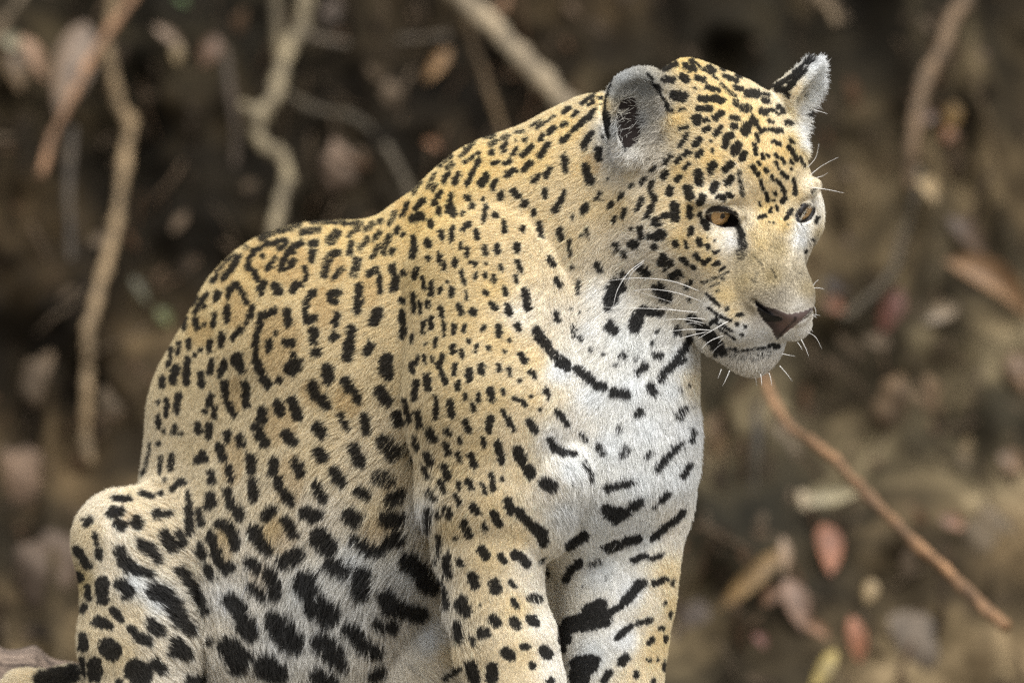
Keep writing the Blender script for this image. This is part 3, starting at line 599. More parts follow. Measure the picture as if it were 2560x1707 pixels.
# ground colour of the coat: photograph position, then sRGB
TAN = [(1720, 150, 228, 180, 118), (1800, 250, 228, 182, 122), (1690, 300, 226, 182, 124), (1890, 300, 228, 182, 124), (1960, 380, 226, 180, 122), (1900, 420, 222, 176, 120),
 (1780, 400, 224, 180, 124), (1700, 430, 222, 182, 128), (1720, 530, 222, 182, 130), (1650, 500, 218, 190, 145), (1570, 440, 222, 200, 160), (1540, 520, 214, 186, 138),
 (1880, 350, 230, 190, 135), (1850, 470, 232, 205, 175), (1915, 520, 220, 172, 116), (1960, 560, 222, 178, 120), (2016, 465, 232, 212, 180), (1993, 480, 222, 184, 130),
 (1950, 620, 200, 160, 112), (1990, 690, 180, 152, 120), (1930, 690, 188, 150, 104), (1960, 740, 172, 150, 124), (2000, 770, 182, 170, 158), (2020, 720, 190, 158, 116),
 (1860, 700, 196, 158, 110), (1820, 740, 204, 168, 120), (1880, 770, 190, 164, 126), (1905, 790, 220, 205, 180), (1850, 640, 192, 156, 112), (1840, 590, 150, 128, 110),
 (1822, 598, 244, 240, 232), (1798, 582, 238, 222, 190), (1826, 588, 240, 234, 224), (1866, 545, 232, 214, 184), (1880, 585, 212, 176, 126), (1900, 605, 206, 166, 116), (1885, 640, 198, 160, 112), (1905, 560, 214, 172, 120), (1806, 594, 234, 218, 186), (1835, 605, 242, 236, 226), (1780, 570, 240, 225, 195), (1760, 600, 222, 180, 128), (1770, 650, 220, 180, 130), (1700, 600, 224, 186, 132),
 (1730, 690, 226, 210, 178), (1660, 650, 226, 214, 184), (1620, 600, 232, 222, 198), (1570, 620, 230, 222, 200), (1600, 680, 224, 214, 188), (1690, 720, 222, 212, 190),
 (1770, 760, 236, 230, 215), (1800, 800, 240, 236, 226), (1850, 830, 240, 236, 226), (1910, 850, 242, 238, 230), (1970, 860, 244, 240, 232), (2000, 830, 244, 236, 220),
 (1830, 785, 216, 186, 140), (1800, 740, 200, 164, 114), (1880, 900, 212, 206, 188), (1830, 900, 206, 200, 182), (1930, 910, 218, 212, 194), (1870, 925, 220, 213, 194),
 (2045, 580, 226, 196, 150), (2035, 620, 226, 200, 156), (2010, 570, 244, 240, 234), (2005, 600, 244, 240, 234), (2030, 560, 238, 226, 204), (2045, 510, 240, 232, 212),
 (1845, 520, 225, 205, 178), (1872, 562, 226, 204, 170), (1868, 500, 222, 190, 150), (1800, 505, 238, 226, 190), (1785, 500, 236, 222, 186), (1830, 503, 230, 208, 165),
 (1530, 230, 168, 168, 162), (1560, 200, 172, 172, 166), (1610, 220, 170, 170, 164), (1650, 280, 160, 156, 142), (1640, 340, 176, 170, 154), (1530, 330, 178, 176, 170),
 (1540, 390, 216, 212, 200), (1580, 400, 205, 200, 186), (1640, 400, 205, 196, 172), (1600, 300, 150, 148, 142), (1680, 330, 200, 176, 132), (1560, 420, 226, 220, 205),
 (2060, 200, 244, 244, 240), (2040, 240, 242, 242, 238), (2020, 280, 240, 236, 226), (2014, 325, 244, 242, 236), (1990, 230, 236, 214, 172), (2018, 358, 246, 246, 242), (1982, 350, 226, 182, 124), (1994, 385, 226, 182, 124), (2050, 160, 238, 236, 232), (1975, 290, 234, 204, 156),
 (1500, 250, 226, 188, 128), (1420, 320, 226, 188, 126), (1330, 400, 224, 184, 122), (1200, 420, 226, 182, 118), (1100, 500, 226, 182, 118), (1050, 560, 222, 178, 116),
 (1450, 420, 222, 190, 136), (1480, 520, 214, 186, 138), (1350, 520, 222, 196, 144), (1240, 560, 222, 194, 142), (1150, 620, 214, 178, 124), (1050, 700, 206, 170, 118),
 (1420, 600, 218, 190, 144), (1500, 640, 218, 202, 166), (1430, 720, 220, 200, 162), (1380, 650, 220, 196, 154), (1320, 650, 226, 204, 156), (1300, 790, 236, 226, 198),
 (1230, 720, 216, 180, 126), (1150, 800, 210, 178, 124), (1100, 900, 206, 174, 122), (1250, 850, 216, 184, 132), (1330, 900, 226, 196, 148), (1420, 800, 220, 208, 182),
 (1480, 740, 230, 226, 210), (1470, 830, 230, 226, 212), (1550, 850, 226, 224, 212), (1600, 880, 224, 222, 210), (1530, 760, 222, 218, 204), (1650, 860, 226, 222, 208),
 (1700, 900, 242, 240, 234), (1400, 930, 244, 240, 232), (1480, 1000, 246, 244, 240), (1580, 980, 246, 244, 240), (1680, 980, 246, 244, 238), (1735, 960, 240, 222, 184),
 (1620, 1080, 246, 244, 240), (1720, 1080, 246, 242, 236), (1530, 1120, 244, 242, 236), (1440, 1060, 240, 232, 214), (1380, 1000, 238, 220, 184), (1330, 1000, 226, 196, 148),
 (1300, 1080, 228, 204, 162), (1380, 1100, 240, 234, 220), (1430, 1180, 244, 242, 236), (1380, 1220, 236, 226, 204), (1420, 1290, 242, 240, 232), (1300, 1180, 226, 200, 158),
 (1240, 1000, 214, 182, 132), (1150, 1000, 208, 178, 128), (1080, 1050, 204, 178, 130), (1200, 1120, 214, 184, 136), (1130, 1180, 210, 182, 134), (1230, 1260, 220, 192, 144),
 (1120, 1320, 212, 186, 138), (1290, 1350, 226, 198, 152), (1220, 1400, 220, 190, 144), (1330, 1400, 240, 228, 205), (1340, 1470, 238, 226, 202), (1200, 1500, 214, 190, 146),
 (1290, 1520, 224, 194, 146), (1360, 1560, 242, 232, 210), (1200, 1640, 214, 192, 150), (1300, 1640, 222, 196, 150), (1390, 1660, 242, 234, 214), (1280, 1750, 220, 194, 148),
 (1600, 1220, 242, 240, 234), (1690, 1200, 244, 242, 236), (1500, 1300, 238, 236, 228), (1600, 1340, 240, 238, 230), (1500, 1420, 242, 240, 234), (1580, 1480, 242, 238, 230),
 (1690, 1330, 242, 234, 212), (1680, 1440, 236, 208, 160), (1640, 1520, 240, 226, 196), (1680, 1520, 226, 192, 140), (1560, 1600, 242, 238, 230), (1640, 1640, 230, 200, 150),
 (1660, 1600, 224, 190, 138), (1480, 1640, 238, 236, 230), (1600, 1700, 236, 212, 170),
 (700, 600, 216, 180, 124), (850, 570, 220, 178, 120), (620, 680, 210, 174, 118), (780, 700, 212, 180, 128), (900, 680, 212, 180, 126), (950, 600, 218, 180, 122),
 (560, 750, 208, 176, 124), (500, 800, 200, 168, 116), (640, 850, 206, 178, 128), (800, 850, 210, 182, 134), (930, 820, 204, 176, 128), (980, 950, 196, 172, 124),
 (450, 950, 186, 164, 116), (560, 1000, 196, 174, 126), (700, 1000, 204, 180, 134), (850, 1000, 210, 182, 134), (950, 1080, 214, 194, 152), (640, 1120, 198, 178, 132),
 (780, 1150, 206, 184, 138), (900, 1170, 212, 194, 154), (1020, 1150, 206, 184, 142), (430, 1180, 200, 180, 140), (520, 1220, 196, 178, 134), (650, 1260, 204, 188, 146),
 (480, 1120, 196, 176, 130), (800, 1300, 214, 204, 176), (950, 1290, 206, 184, 140), (1050, 1300, 226, 222, 208), (720, 1360, 210, 200, 170), (600, 1350, 214, 206, 178), (680, 1330, 196, 176, 126), (570, 1340, 190, 172, 122),
 (880, 1420, 224, 222, 212), (1020, 1450, 228, 226, 218), (760, 1480, 224, 222, 212), (650, 1450, 220, 214, 196), (900, 1540, 224, 220, 206), (800, 1600, 224, 220, 206), (700, 1600, 226, 222, 210),
 (1030, 1550, 224, 216, 196), (950, 1640, 224, 216, 196), (1080, 1600, 236, 232, 224), (1130, 1640, 222, 188, 154), (1100, 1690, 228, 210, 186), (1010, 1500, 222, 218, 204),
 (340, 1230, 228, 210, 168), (250, 1270, 230, 218, 182), (220, 1340, 206, 190, 140), (300, 1330, 232, 222, 192), (400, 1320, 224, 206, 164), (200, 1450, 160, 140, 86), (280, 1430, 216, 206, 168),
 (380, 1400, 226, 212, 176), (340, 1460, 234, 232, 224), (400, 1500, 234, 232, 226), (270, 1530, 200, 184, 140), (330, 1540, 206, 190, 148), (220, 1590, 206, 188, 142), (400, 1610, 222, 210, 180),
 (300, 1640, 204, 186, 138), (480, 1540, 228, 214, 190), (520, 1600, 224, 208, 184), (560, 1500, 230, 224, 210), (460, 1420, 224, 206, 172), (550, 1660, 222, 212, 190), (450, 1690, 220, 210, 186), (100, 1670, 215, 195, 150)]
TAN = np.array(TAN, dtype=np.float64)
TAN_L = lin(TAN[:, 2:])
sat = (TAN_L.max(1) - TAN_L.min(1)) / TAN_L.max(1)
TAN_L = TAN_L ** 0.78 * np.array([0.985, 0.985, 0.985])           # light bouncing between hairs deepens the colour again
ws = np.clip(sat / 0.5, 0, 1)[:, None]
TAN_L[:, 2] *= 1 + 0.13 * ws[:, 0]
br_ = TAN_L[:, 2] / TAN_L[:, 0]
TAN_L[:, 1] = TAN_L[:, 0] * np.where(br_ < 0.9, 0.655 + 0.345 * br_, TAN_L[:, 1] / TAN_L[:, 0])     # one hue, from cream to tan
TAN_L[(TAN[:, 0] > 1840) & (TAN[:, 1] > 610) & (TAN[:, 1] < 800) & (sat > 0.3)] *= np.array([0.75, 0.765, 0.83])   # short sleek hair of the nose bridge
white = np.clip((0.24 - sat) / 0.16, 0, 1)[:, None]
TAN_L = TAN_L * (1 - 0.8 * white) + 0.8 * white * (TAN_L.mean(1)[:, None] * 0.94 * np.array([0.97, 1.0, 1.0]))
FLOW = np.array([(1990, 750, -.1, -1), (1950, 600, -.2, -1), (1900, 400, -.3, -1), (1800, 250, -.5, -1), (1720, 160, -.8, -.6), (1960, 380, -.1, -1), (1750, 450, -1, -.3), (1700, 600, -1, .2), (1600, 600, -1, .5),
 (1560, 700, -.7, 1), (1650, 780, -.8, .6), (1850, 720, -1, .25), (1880, 840, -.8, .6), (1980, 850, .5, .9), (1880, 900, -.2, 1), (1930, 920, .15, 1), (1820, 900, -.5, 1), (2040, 560, .6, .8), (2030, 630, .5, .9), (1690, 330, -.8, -.4),
 (1450, 400, -1, .6), (1520, 260, -1, .5), (1300, 500, -1, .5), (1450, 650, -.7, 1), (1600, 850, -.3, 1), (1480, 800, -.5, 1), (1550, 1050, -.1, 1), (1700, 1000, .35, 1), (1720, 1150, .5, 1), (1620, 1200, .1, 1), (1450, 1000, -.6, .8),
 (1150, 700, -1, .35), (1250, 800, -1, .5), (1250, 1000, -.8, .6), (1120, 950, -.8, .6), (1150, 1200, -.6, .9), (1400, 1180, .3, 1), (1430, 1260, .4, 1), (1330, 1120, -.2, 1), (1250, 1400, -.4, 1), (1280, 1650, -.15, 1), (1340, 1450, .3, 1),
 (1550, 1350, .1, 1), (1550, 1500, .1, 1), (1650, 1500, .4, 1), (1550, 1700, .1, 1), (800, 560, -1, .15), (650, 620, -.8, .5), (1000, 520, -1, .3), (1150, 400, -1, .25), (450, 900, -.4, 1), (600, 800, -.7, .7), (850, 800, -.8, .5),
 (700, 1050, -.6, .8), (900, 1050, -.8, .6), (400, 1100, -.2, 1), (500, 1200, -.1, 1), (800, 1300, -.5, .9), (950, 1400, -.6, .8), (1030, 1280, -.3, 1), (700, 1500, -.2, 1), (850, 1600, -.1, 1), (1000, 1600, .3, 1), (1100, 1620, .8, .6),
 (260, 1250, -.5, .6), (330, 1270, .9, .4), (380, 1400, .9, .4), (420, 1500, .9, .3), (220, 1400, .25, 1), (300, 1550, .6, .9), (500, 1560, .6, .8), (250, 1650, .1, 1), (450, 1660, .7, .7), (100, 1670, -1, .1),
 (1540, 230, .2, -1), (1600, 200, .5, -.8), (1530, 330, -.6, .5), (1640, 290, -.9, .5), (1600, 370, -.5, .9), (2060, 200, 1, .1), (2040, 260, 1, .25), (2010, 340, .9, .7), (1990, 240, .6, -.6)])
NOSE = np.array([(920, 310), (1000, 370), (1150, 450), (1500, 570), (1740, 520), (1935, 430), (1920, 530), (1700, 690), (1480, 860), (1290, 1020), (1240, 920), (1180, 800), (1050, 660), (950, 510)]) / 6.72 + (1750, 700)
NOSTRIL = np.array([(925, 320), (1000, 380), (1100, 470), (1250, 580), (1400, 650), (1370, 690), (1240, 700), (1120, 700), (1020, 620), (950, 500)]) / 6.72 + (1750, 700)
def inside(poly, u, v):
    r = np.zeros(len(u), dtype=bool)
    n = len(poly)
    for i in range(n):
        x1, y1 = poly[i]; x2, y2 = poly[(i + 1) % n]
        c = ((y1 > v) != (y2 > v)) & (u < (x2 - x1) * (v - y1) / (y2 - y1 + 1e-9) + x1)
        r ^= c
    return r
def eye_zone(u, v, g=1.0):
    a = ((u - 1806) / (42 * g)) ** 2 + ((v - 543 - (u - 1806) * 0.22) / (25 * g)) ** 2 < 1
    b = ((u - 2012) / (27 * g)) ** 2 + ((v - 532 + (u - 2012) * 0.25) / (25 * g)) ** 2 < 1
    return a | b

def boxblur(a, r):
    for ax in (0, 1):
        c = np.cumsum(np.concatenate([np.zeros_like(a.take([0], ax)), a], ax), ax)
        n = a.shape[ax]
        hi = np.minimum(np.arange(n) + r + 1, n); lo = np.maximum(np.arange(n) - r, 0)
        sh = [1, 1]; sh[ax] = n
        a = (c.take(hi, ax) - c.take(lo, ax)) / (hi - lo).reshape(sh)
    return a
DENS = boxblur(boxblur(SPOT.astype(np.float64), 9), 9) - boxblur(boxblur(SPOT.astype(np.float64), 30), 30)
ROSETTES = [(662, 655, 55, 58), (733, 667, 46, 50), (689, 857, 58, 84), (594, 762, 38, 60), (808, 768, 36, 50), (832, 673, 30, 36), (921, 726, 26, 40), (586, 989, 22, 46), (696, 1061, 42, 50), (723, 1204, 34, 60), (580, 1153, 28, 60),
 (558, 1365, 24, 48), (695, 1338, 42, 46), (653, 1448, 30, 36), (948, 1335, 46, 32), (984, 1228, 30, 28), (317, 1297, 32, 20), (500, 830, 30, 36), (560, 680, 24, 36), (1480, 410, 22, 26), (1010, 520, 22, 24), (780, 985, 30, 34), (870, 1000, 34, 40)]
def deepen(u, v):
    mx = np.clip((u * MS).astype(int), 0, MWX - 1); my = np.clip((v * MS).astype(int), 0, MWY - 1)
    body = np.clip((1080 - u) / 120, 0, 1) * np.clip((1450 - v) / 150, 0, 1) * np.clip((u - 380) / 60, 0, 1)
    t = np.clip(DENS[my, mx] * 1.2, -0.3, 0.2) * body
    for cx, cy, rx, ry in ROSETTES:
        e = 1.25 - np.hypot((u - cx) / rx, (v - cy) / ry)
        t = np.maximum(t, np.clip(e / 0.35, 0, 1) * 0.5)
    return np.stack([1 - 0.22 * t, 1 - 0.34 * t, 1 - 0.52 * t], 1)
def coat_spot(u, v, vis, P):
    """strength of the dark marks at measured positions; unseen skin repeats the flank's rosettes"""
    hu = u.copy(); hv = v.copy()
    h = ~vis
    tri = lambda t: np.abs(((t / 2.0) % 2.0) - 1.0)
    hu[h] = 560 + 400 * tri((P[h, 1] * 0.8 + P[h, 0] * 0.55) / S / 400.0)
    hv[h] = 660 + 520 * tri(P[h, 2] / S / 520.0 + 0.3)
    mx = np.clip((hu * MS).astype(int), 0, MWX - 1); my = np.clip((hv * MS).astype(int), 0, MWY - 1)
    sp = SPOT[my, mx].copy()
    sp[(hv > 1780) | (hv < 0)] = 0
    return sp
def coat(u, v, vis, P):
    return idw(TAN, TAN_L, u, v), coat_spot(u, v, vis, P)
BLACK = lin((26, 24, 24)) * 0.8
# ------------------------------------------------------------------ the jaguar: body mesh, coat, eyes, whiskers
VW = to_world(V)
def normals(P, Q):
    n = np.cross(P[Q[:, 2]] - P[Q[:, 0]], P[Q[:, 3]] - P[Q[:, 1]])
    N = np.zeros_like(P)
    for i in range(4):
        for k in range(3):
            N[:, k] += np.bincount(Q[:, i], weights=n[:, k], minlength=len(P))
    return N / (np.linalg.norm(N, axis=1)[:, None] + 1e-12)
VN = normals(VW, Q)
CAMP = np.array([0, -DIST, ZC])
pu, pv = to_pixel(VW)
dep = -VW[:, 1] / S
# which skin the photograph shows: nearest surface per small cell and turned to the camera
cell = 8.0
bx = np.clip((pu / cell).astype(int) + 20, 0, 400); by = np.clip((pv / cell).astype(int) + 20, 0, 400)
zb = np.full((401, 401), -1e9)
np.maximum.at(zb, (by, bx), dep)
zz = zb.copy()
for dx in (-1, 0, 1):
    for dy in (-1, 0, 1):
        zz = np.maximum(zz, np.roll(np.roll(zb, dx, 1), dy, 0) - 40)
toc = CAMP - VW; toc /= np.linalg.norm(toc, axis=1)[:, None]
facing = (VN * toc).sum(1)
vis = (dep > zz[by, bx] - 50 - 26 / np.maximum(facing, 0.07)) & (facing > -0.12)

root = bpy.data.objects.new('jaguar', None)
COL.objects.link(root)
root.location = to_world(model(1000, 2240, -400))
bpy.context.view_layer.update()
tag(root, 'young spotted jaguar sitting upright on the muddy bank, head turned aside and lowered', 'jaguar')

def attr_col(me, name, dom, rgb):
    a = me.attributes.new(name, 'FLOAT_COLOR', dom)
    a.data.foreach_set('color', np.c_[rgb, np.ones(len(rgb))].astype(np.float32).ravel())
skin_col, sp = coat(pu, pv, vis, VW)
skin_col = skin_col * (1 - sp[:, None]) + BLACK * sp[:, None]
nose = inside(NOSE, pu, pv) & vis
nostril = inside(NOSTRIL, pu, pv) & nose
pad_c = np.array([(1900, 770, 96, 84, 84), (1940, 778, 118, 104, 104), (1988, 790, 128, 114, 114), (2025, 775, 120, 108, 108), (1975, 810, 150, 118, 110), (2005, 800, 138, 110, 104), (1960, 812, 132, 104, 98),
 (1930, 815, 44, 37, 37), (1945, 835, 66, 54, 52), (1965, 832, 104, 84, 80), (1990, 815, 120, 96, 92), (1905, 790, 40, 34, 33)], float)
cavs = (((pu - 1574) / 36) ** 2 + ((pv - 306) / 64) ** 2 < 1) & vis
skin_col[cavs] = lin((34, 27, 25))  # shade of the ear hollow painted into the skin
skin_col[nose] = idw(pad_c, lin(pad_c[:, 2:]), pu[nose], pv[nose]) * np.array([0.62, 0.64, 0.63])
skin_col[nostril] = lin((16, 13, 13))
gd = np.hypot(pu - np.interp(pv, [790, 800, 820, 838, 852], [1990, 1988, 1966, 1950, 1943]), 0)
skin_col[nose & (gd < 3.5) & (pv > 792)] *= 0.3
ez = eye_zone(pu, pv, 1.0) & vis
skin_col[ez] = lin((30, 25, 24))
gloss = np.where(nose | ez, 1.0, 0.0)
me = bpy.data.meshes.new('body')
me.from_pydata(VW.tolist(), [], Q.tolist())
me.polygons.foreach_set('use_smooth', np.ones(len(me.polygons), dtype=bool))
attr_col(me, 'tint', 'POINT', skin_col)
ga = me.attributes.new('gloss', 'FLOAT', 'POINT'); ga.data.foreach_set('value', gloss.astype(np.float32))
skin, n, l, b = new_mat('jaguar_skin')
a = n.new('ShaderNodeAttribute'); a.attribute_name = 'tint'
g = n.new('ShaderNodeAttribute'); g.attribute_name = 'gloss'
mr = n.new('ShaderNodeMapRange'); mr.inputs['To Min'].default_value = 0.95; mr.inputs['To Max'].default_value = 0.38
l.new(g.outputs['Fac'], mr.inputs['Value']); l.new(mr.outputs[0], b.inputs['Roughness'])
nz = n.new('ShaderNodeTexNoise'); nz.inputs['Scale'].default_value = 900; nz.inputs['Detail'].default_value = 2
bp = n.new('ShaderNodeBump'); bp.inputs['Strength'].default_value = 0.35; bp.inputs['Distance'].default_value = 0.0006
l.new(nz.outputs['Fac'], bp.inputs['Height']); l.new(bp.outputs[0], b.inputs['Normal'])
l.new(a.outputs['Color'], b.inputs['Base Color'])
b.inputs['Specular IOR Level'].default_value = 0.3
me.materials.append(skin)
body = bpy.data.objects.new('body', me); COL.objects.link(body)
body.parent = root; body.matrix_parent_inverse = root.matrix_world.inverted()

# --- coat of hair
def make_fur():
    T = np.concatenate([Q[:, [0, 1, 2]], Q[:, [0, 2, 3]]])
    A = VW[T[:, 0]]; B = VW[T[:, 1]]; C = VW[T[:, 2]]
    area = np.linalg.norm(np.cross(B - A, C - A), axis=1) / 2 / (S * S)
    cu, cv = to_pixel((A + B + C) / 3)
    ln = idw(LEN, LEN[:, 2:3], cu, cv)[:, 0]
    wid = np.clip(0.55 + ln * 0.022, 0.65, 1.45)
    tv = vis[T].any(1)
    infr = (cu > -40) & (cu < 2620) & (cv < 1760)
    cov = np.where(tv & infr, COVER, np.where(tv, 0.5, np.where(infr, 0.9, 0.35)))
    dens = cov / (ln * wid)
    cnt = rng.poisson(area * dens)
    idx = np.repeat(np.arange(len(T)), cnt)
    r1 = rng.random(len(idx)); r2 = rng.random(len(idx)); s1 = np.sqrt(r1)
    w = np.stack([1 - s1, s1 * (1 - r2), s1 * r2], 1)[:, :, None]
    tri = T[idx]
    P = (VW[tri] * w).sum(1); N = (VN[tri] * w).sum(1); N /= np.linalg.norm(N, axis=1)[:, None] + 1e-12
    V_ = vis[tri].sum(1) >= 2
    u, v = to_pixel(P)
    near_face = P[:, 1] < -0.02
    keep = ~((inside(NOSE, u, v) & V_) | (eye_zone(u, v, 1.1) & V_))
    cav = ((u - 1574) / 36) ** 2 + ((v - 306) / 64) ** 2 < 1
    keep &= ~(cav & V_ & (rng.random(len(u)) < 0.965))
    P, N, V_, u, v = P[keep], N[keep], V_[keep], u[keep], v[keep]
    n = len(P)
    L = idw(LEN, LEN[:, 2:3], u, v)[:, 0] * rng.uniform(0.7, 1.2, n)
    fl = idw(FLOW, FLOW[:, 2:4] / np.linalg.norm(FLOW[:, 2:4], axis=1)[:, None], u, v)
    fl /= np.linalg.norm(fl, axis=1)[:, None] + 1e-9
    # tufts: neighbouring hairs lean together
    tuft = np.sin(u * 0.055 + 3 * np.sin(v * 0.021)) * np.sin(v * 0.047 + 2 * np.sin(u * 0.017)) * 0.22 + np.sin(u * 0.17 + v * 0.13 + 4 * np.sin(v * .05)) * 0.12
    cs = 9 + 0.35 * L
    hsh = np.sin(np.floor(u / cs + 0.6 * np.sin(v * 0.05)) * 127.1 + np.floor(v / cs + 0.6 * np.sin(u * 0.05)) * 311.7) * 43758.5453
    clump = (hsh - np.floor(hsh)) - 0.5
    ang = tuft + clump * 0.55 + rng.normal(0, 0.13, n)
    ca, sa = np.cos(ang), np.sin(ang)
    fu = fl[:, 0] * ca - fl[:, 1] * sa; fv = fl[:, 0] * sa + fl[:, 1] * ca
    D = np.stack([fu, np.zeros(n), -fv], 1)
    D = D - N * (D * N).sum(1)[:, None]
    q = np.linalg.norm(D, axis=1)
    weak = q < 0.25
    D[weak] += (np.array([0, 0.4, -0.6]) - N[weak] * (N[weak] @ np.array([0, 0.4, -0.6]))[:, None]) * 0.6
    D /= np.linalg.norm(D, axis=1)[:, None] + 1e-9
    lift = np.clip(0.33 + (L - 25) * 0.003 + rng.normal(0, 0.14, n), 0.12, 1.0)
    ear = ((u > 1505) & (u < 1700) & (v > 170) & (v < 420)) | ((u > 1960) & (v < 385))
    lift[ear] += 0.3
    cav2 = (((u - 1570) / 34) ** 2 + ((v - 305) / 66) ** 2 < 1)
    L[cav2] = rng.uniform(18, 46, int(cav2.sum()))
    D[ear] += rng.normal(0, 0.35, (int(ear.sum()), 3)); D /= np.linalg.norm(D, axis=1)[:, None] + 1e-9
    fringe = np.clip(1 - np.abs((N * (CAMP - P)).sum(1)) / DIST / 0.35, 0, 1)
    lift = lift + 0.12 * fringe
    Lm = (L * S)[:, None]
    d0 = D + N * lift[:, None]; d0 /= np.linalg.norm(d0, axis=1)[:, None]
    d1 = D + N * (lift * 0.35)[:, None] + rng.normal(0, 0.10, (n, 3)); d1 /= np.linalg.norm(d1, axis=1)[:, None]
    p0 = P - N * (0.6 * S); p1 = p0 + d0 * Lm * 0.4; p2 = p1 + (d0 * 0.4 + d1 * 0.6) * Lm * 0.33; p3 = p2 + d1 * Lm * 0.27
    pts = np.stack([p0, p1, p2, p3], 1).reshape(-1, 3)
    w0 = np.clip(0.5 + L * 0.018, 0.55, 1.2) * S * 0.5
    rad = (w0[:, None] * np.array([1.0, 0.95, 0.7, 0.18])[None]).ravel()
    # colour along each hair: mostly the mark under that stretch of hair, partly the mark under its middle
    mu_, mv_ = to_pixel(p1 * 0.35 + p2 * 0.4 + p3 * 0.25)
    ju = rng.normal(0, 1.0, n); jv = rng.normal(0, 1.0, n)
    col = idw(TAN, TAN_L, mu_, mv_) * deepen(mu_, mv_) * np.exp(rng.normal(-0.01, 0.14, n))[:, None]
    thr = rng.uniform(0.12, 0.92, n)
    blk = BLACK[None] * np.exp(rng.normal(0, 0.25, n))[:, None]
    hc = np.empty((n, 4, 3))
    for i_, pp in enumerate((p0, p1, p2, p3)):
        ou, ov = to_pixel(pp)
        sp = coat_spot(0.38 * mu_ + 0.62 * ou + ju, 0.38 * mv_ + 0.62 * ov + jv, V_, P)
        k = np.where(sp > thr, 0.96, 0.0)[:, None]
        hc[:, i_] = col * (1 - k) + blk * k
    cavh = (((u - 1570) / 30) ** 2 + ((v - 305) / 62) ** 2 < 1) & V_
    # flecks of dark on the bridge of the nose, pale single hairs in the dark
    fle = (u > 1840) & (v > 560) & (v < 760) & (rng.random(n) < 0.2)
    hc[fle] *= 0.4
    dk = rng.random(n) < 0.05
    hc[dk] *= 0.55
    return pts, rad, np.clip(hc.reshape(-1, 3), 0.002, 0.95), n
COVER = 3.8
pts, rad, hc, nh = make_fur()
print('hairs', nh)
hcv = bpy.data.hair_curves.new('fur')
hcv.add_curves([4] * nh)
hcv.attributes['position'].data.foreach_set('vector', pts.astype(np.float32).ravel())
ra = hcv.attributes.get('radius') or hcv.attributes.new('radius', 'FLOAT', 'POINT')
ra.data.foreach_set('value', rad.astype(np.float32))
attr_col(hcv, 'tint', 'POINT', hc)
fur_m, n, l, b = new_mat('jaguar_fur')
a = n.new('ShaderNodeAttribute'); a.attribute_name = 'tint'
l.new(a.outputs['Color'], b.inputs['Base Color'])
b.inputs['Roughness'].default_value = 0.55
b.inputs['Specular IOR Level'].default_value = 0.18
tr = n.new('ShaderNodeBsdfTranslucent'); l.new(a.outputs['Color'], tr.inputs['Color'])
mx = n.new('ShaderNodeMixShader'); mx.inputs[0].default_value = 0.25
l.new(b.outputs[0], mx.inputs[1]); l.new(tr.outputs[0], mx.inputs[2])
l.new(mx.outputs[0], n['Material Output'].inputs['Surface'])
hcv.materials.append(fur_m)
fur = bpy.data.objects.new('fur', hcv); COL.objects.link(fur)
fur.parent = root; fur.matrix_parent_inverse = root.matrix_world.inverted()
fur['kind'] = 'stuff'

# --- eyes
def cap(c, r, axis, a0, a1, rings, segs):
    axis = axis / np.linalg.norm(axis)
    t = np.cross(axis, [0, 0, 1.0]); t /= np.linalg.norm(t); bt = np.cross(axis, t)
    vs, fs = [], []
    for i in range(rings + 1):
        th = a0 + (a1 - a0) * i / rings
        for j in range(segs):
            ph = 2 * math.pi * j / segs
            vs.append(c + r * (axis * math.cos(th) + (t * math.cos(ph) + bt * math.sin(ph)) * math.sin(th)))
    for i in range(rings):
        for j in range(segs):
            q = i * segs + j; q2 = i * segs + (j + 1) % segs
            fs.append((q, q + segs, q2 + segs, q2))
    return vs, fs
def flat_mat(name, rgb, rough, spec=0.5, coat=0.0):
    m, n, l, b = new_mat(name)
    b.inputs['Base Color'].default_value = (*lin(rgb), 1)
    b.inputs['Roughness'].default_value = rough
    b.inputs['Specular IOR Level'].default_value = spec
    b.inputs['Coat Weight'].default_value = coat
    b.inputs['Coat Roughness'].default_value = 0.03
    return m
m_ball = flat_mat('eyeball_dark', (44, 34, 30), 0.25, 0.5, 1.0)
m_pup = flat_mat('pupil_black', (30, 22, 16), 0.2, 0.5, 0.6)
m_iris, n, l, b = new_mat('iris_amber')
tc = n.new('ShaderNodeTexCoord'); nz = n.new('ShaderNodeTexNoise'); nz.inputs['Scale'].default_value = 600; nz.inputs['Detail'].default_value = 3
rp = n.new('ShaderNodeValToRGB')
rp.color_ramp.elements[0].position = 0.3; rp.color_ramp.elements[0].color = (*lin((150, 116, 72)), 1)
rp.color_ramp.elements[1].position = 0.75; rp.color_ramp.elements[1].color = (*lin((184, 150, 102)), 1)
l.new(tc.outputs['Object'], nz.inputs['Vector']); l.new(nz.outputs['Fac'], rp.inputs[0]); l.new(rp.outputs[0], b.inputs['Base Color'])
b.inputs['Roughness'].default_value = 0.35; b.inputs['Coat Weight'].default_value = 0.35; b.inputs['Coat Roughness'].default_value = 0.03
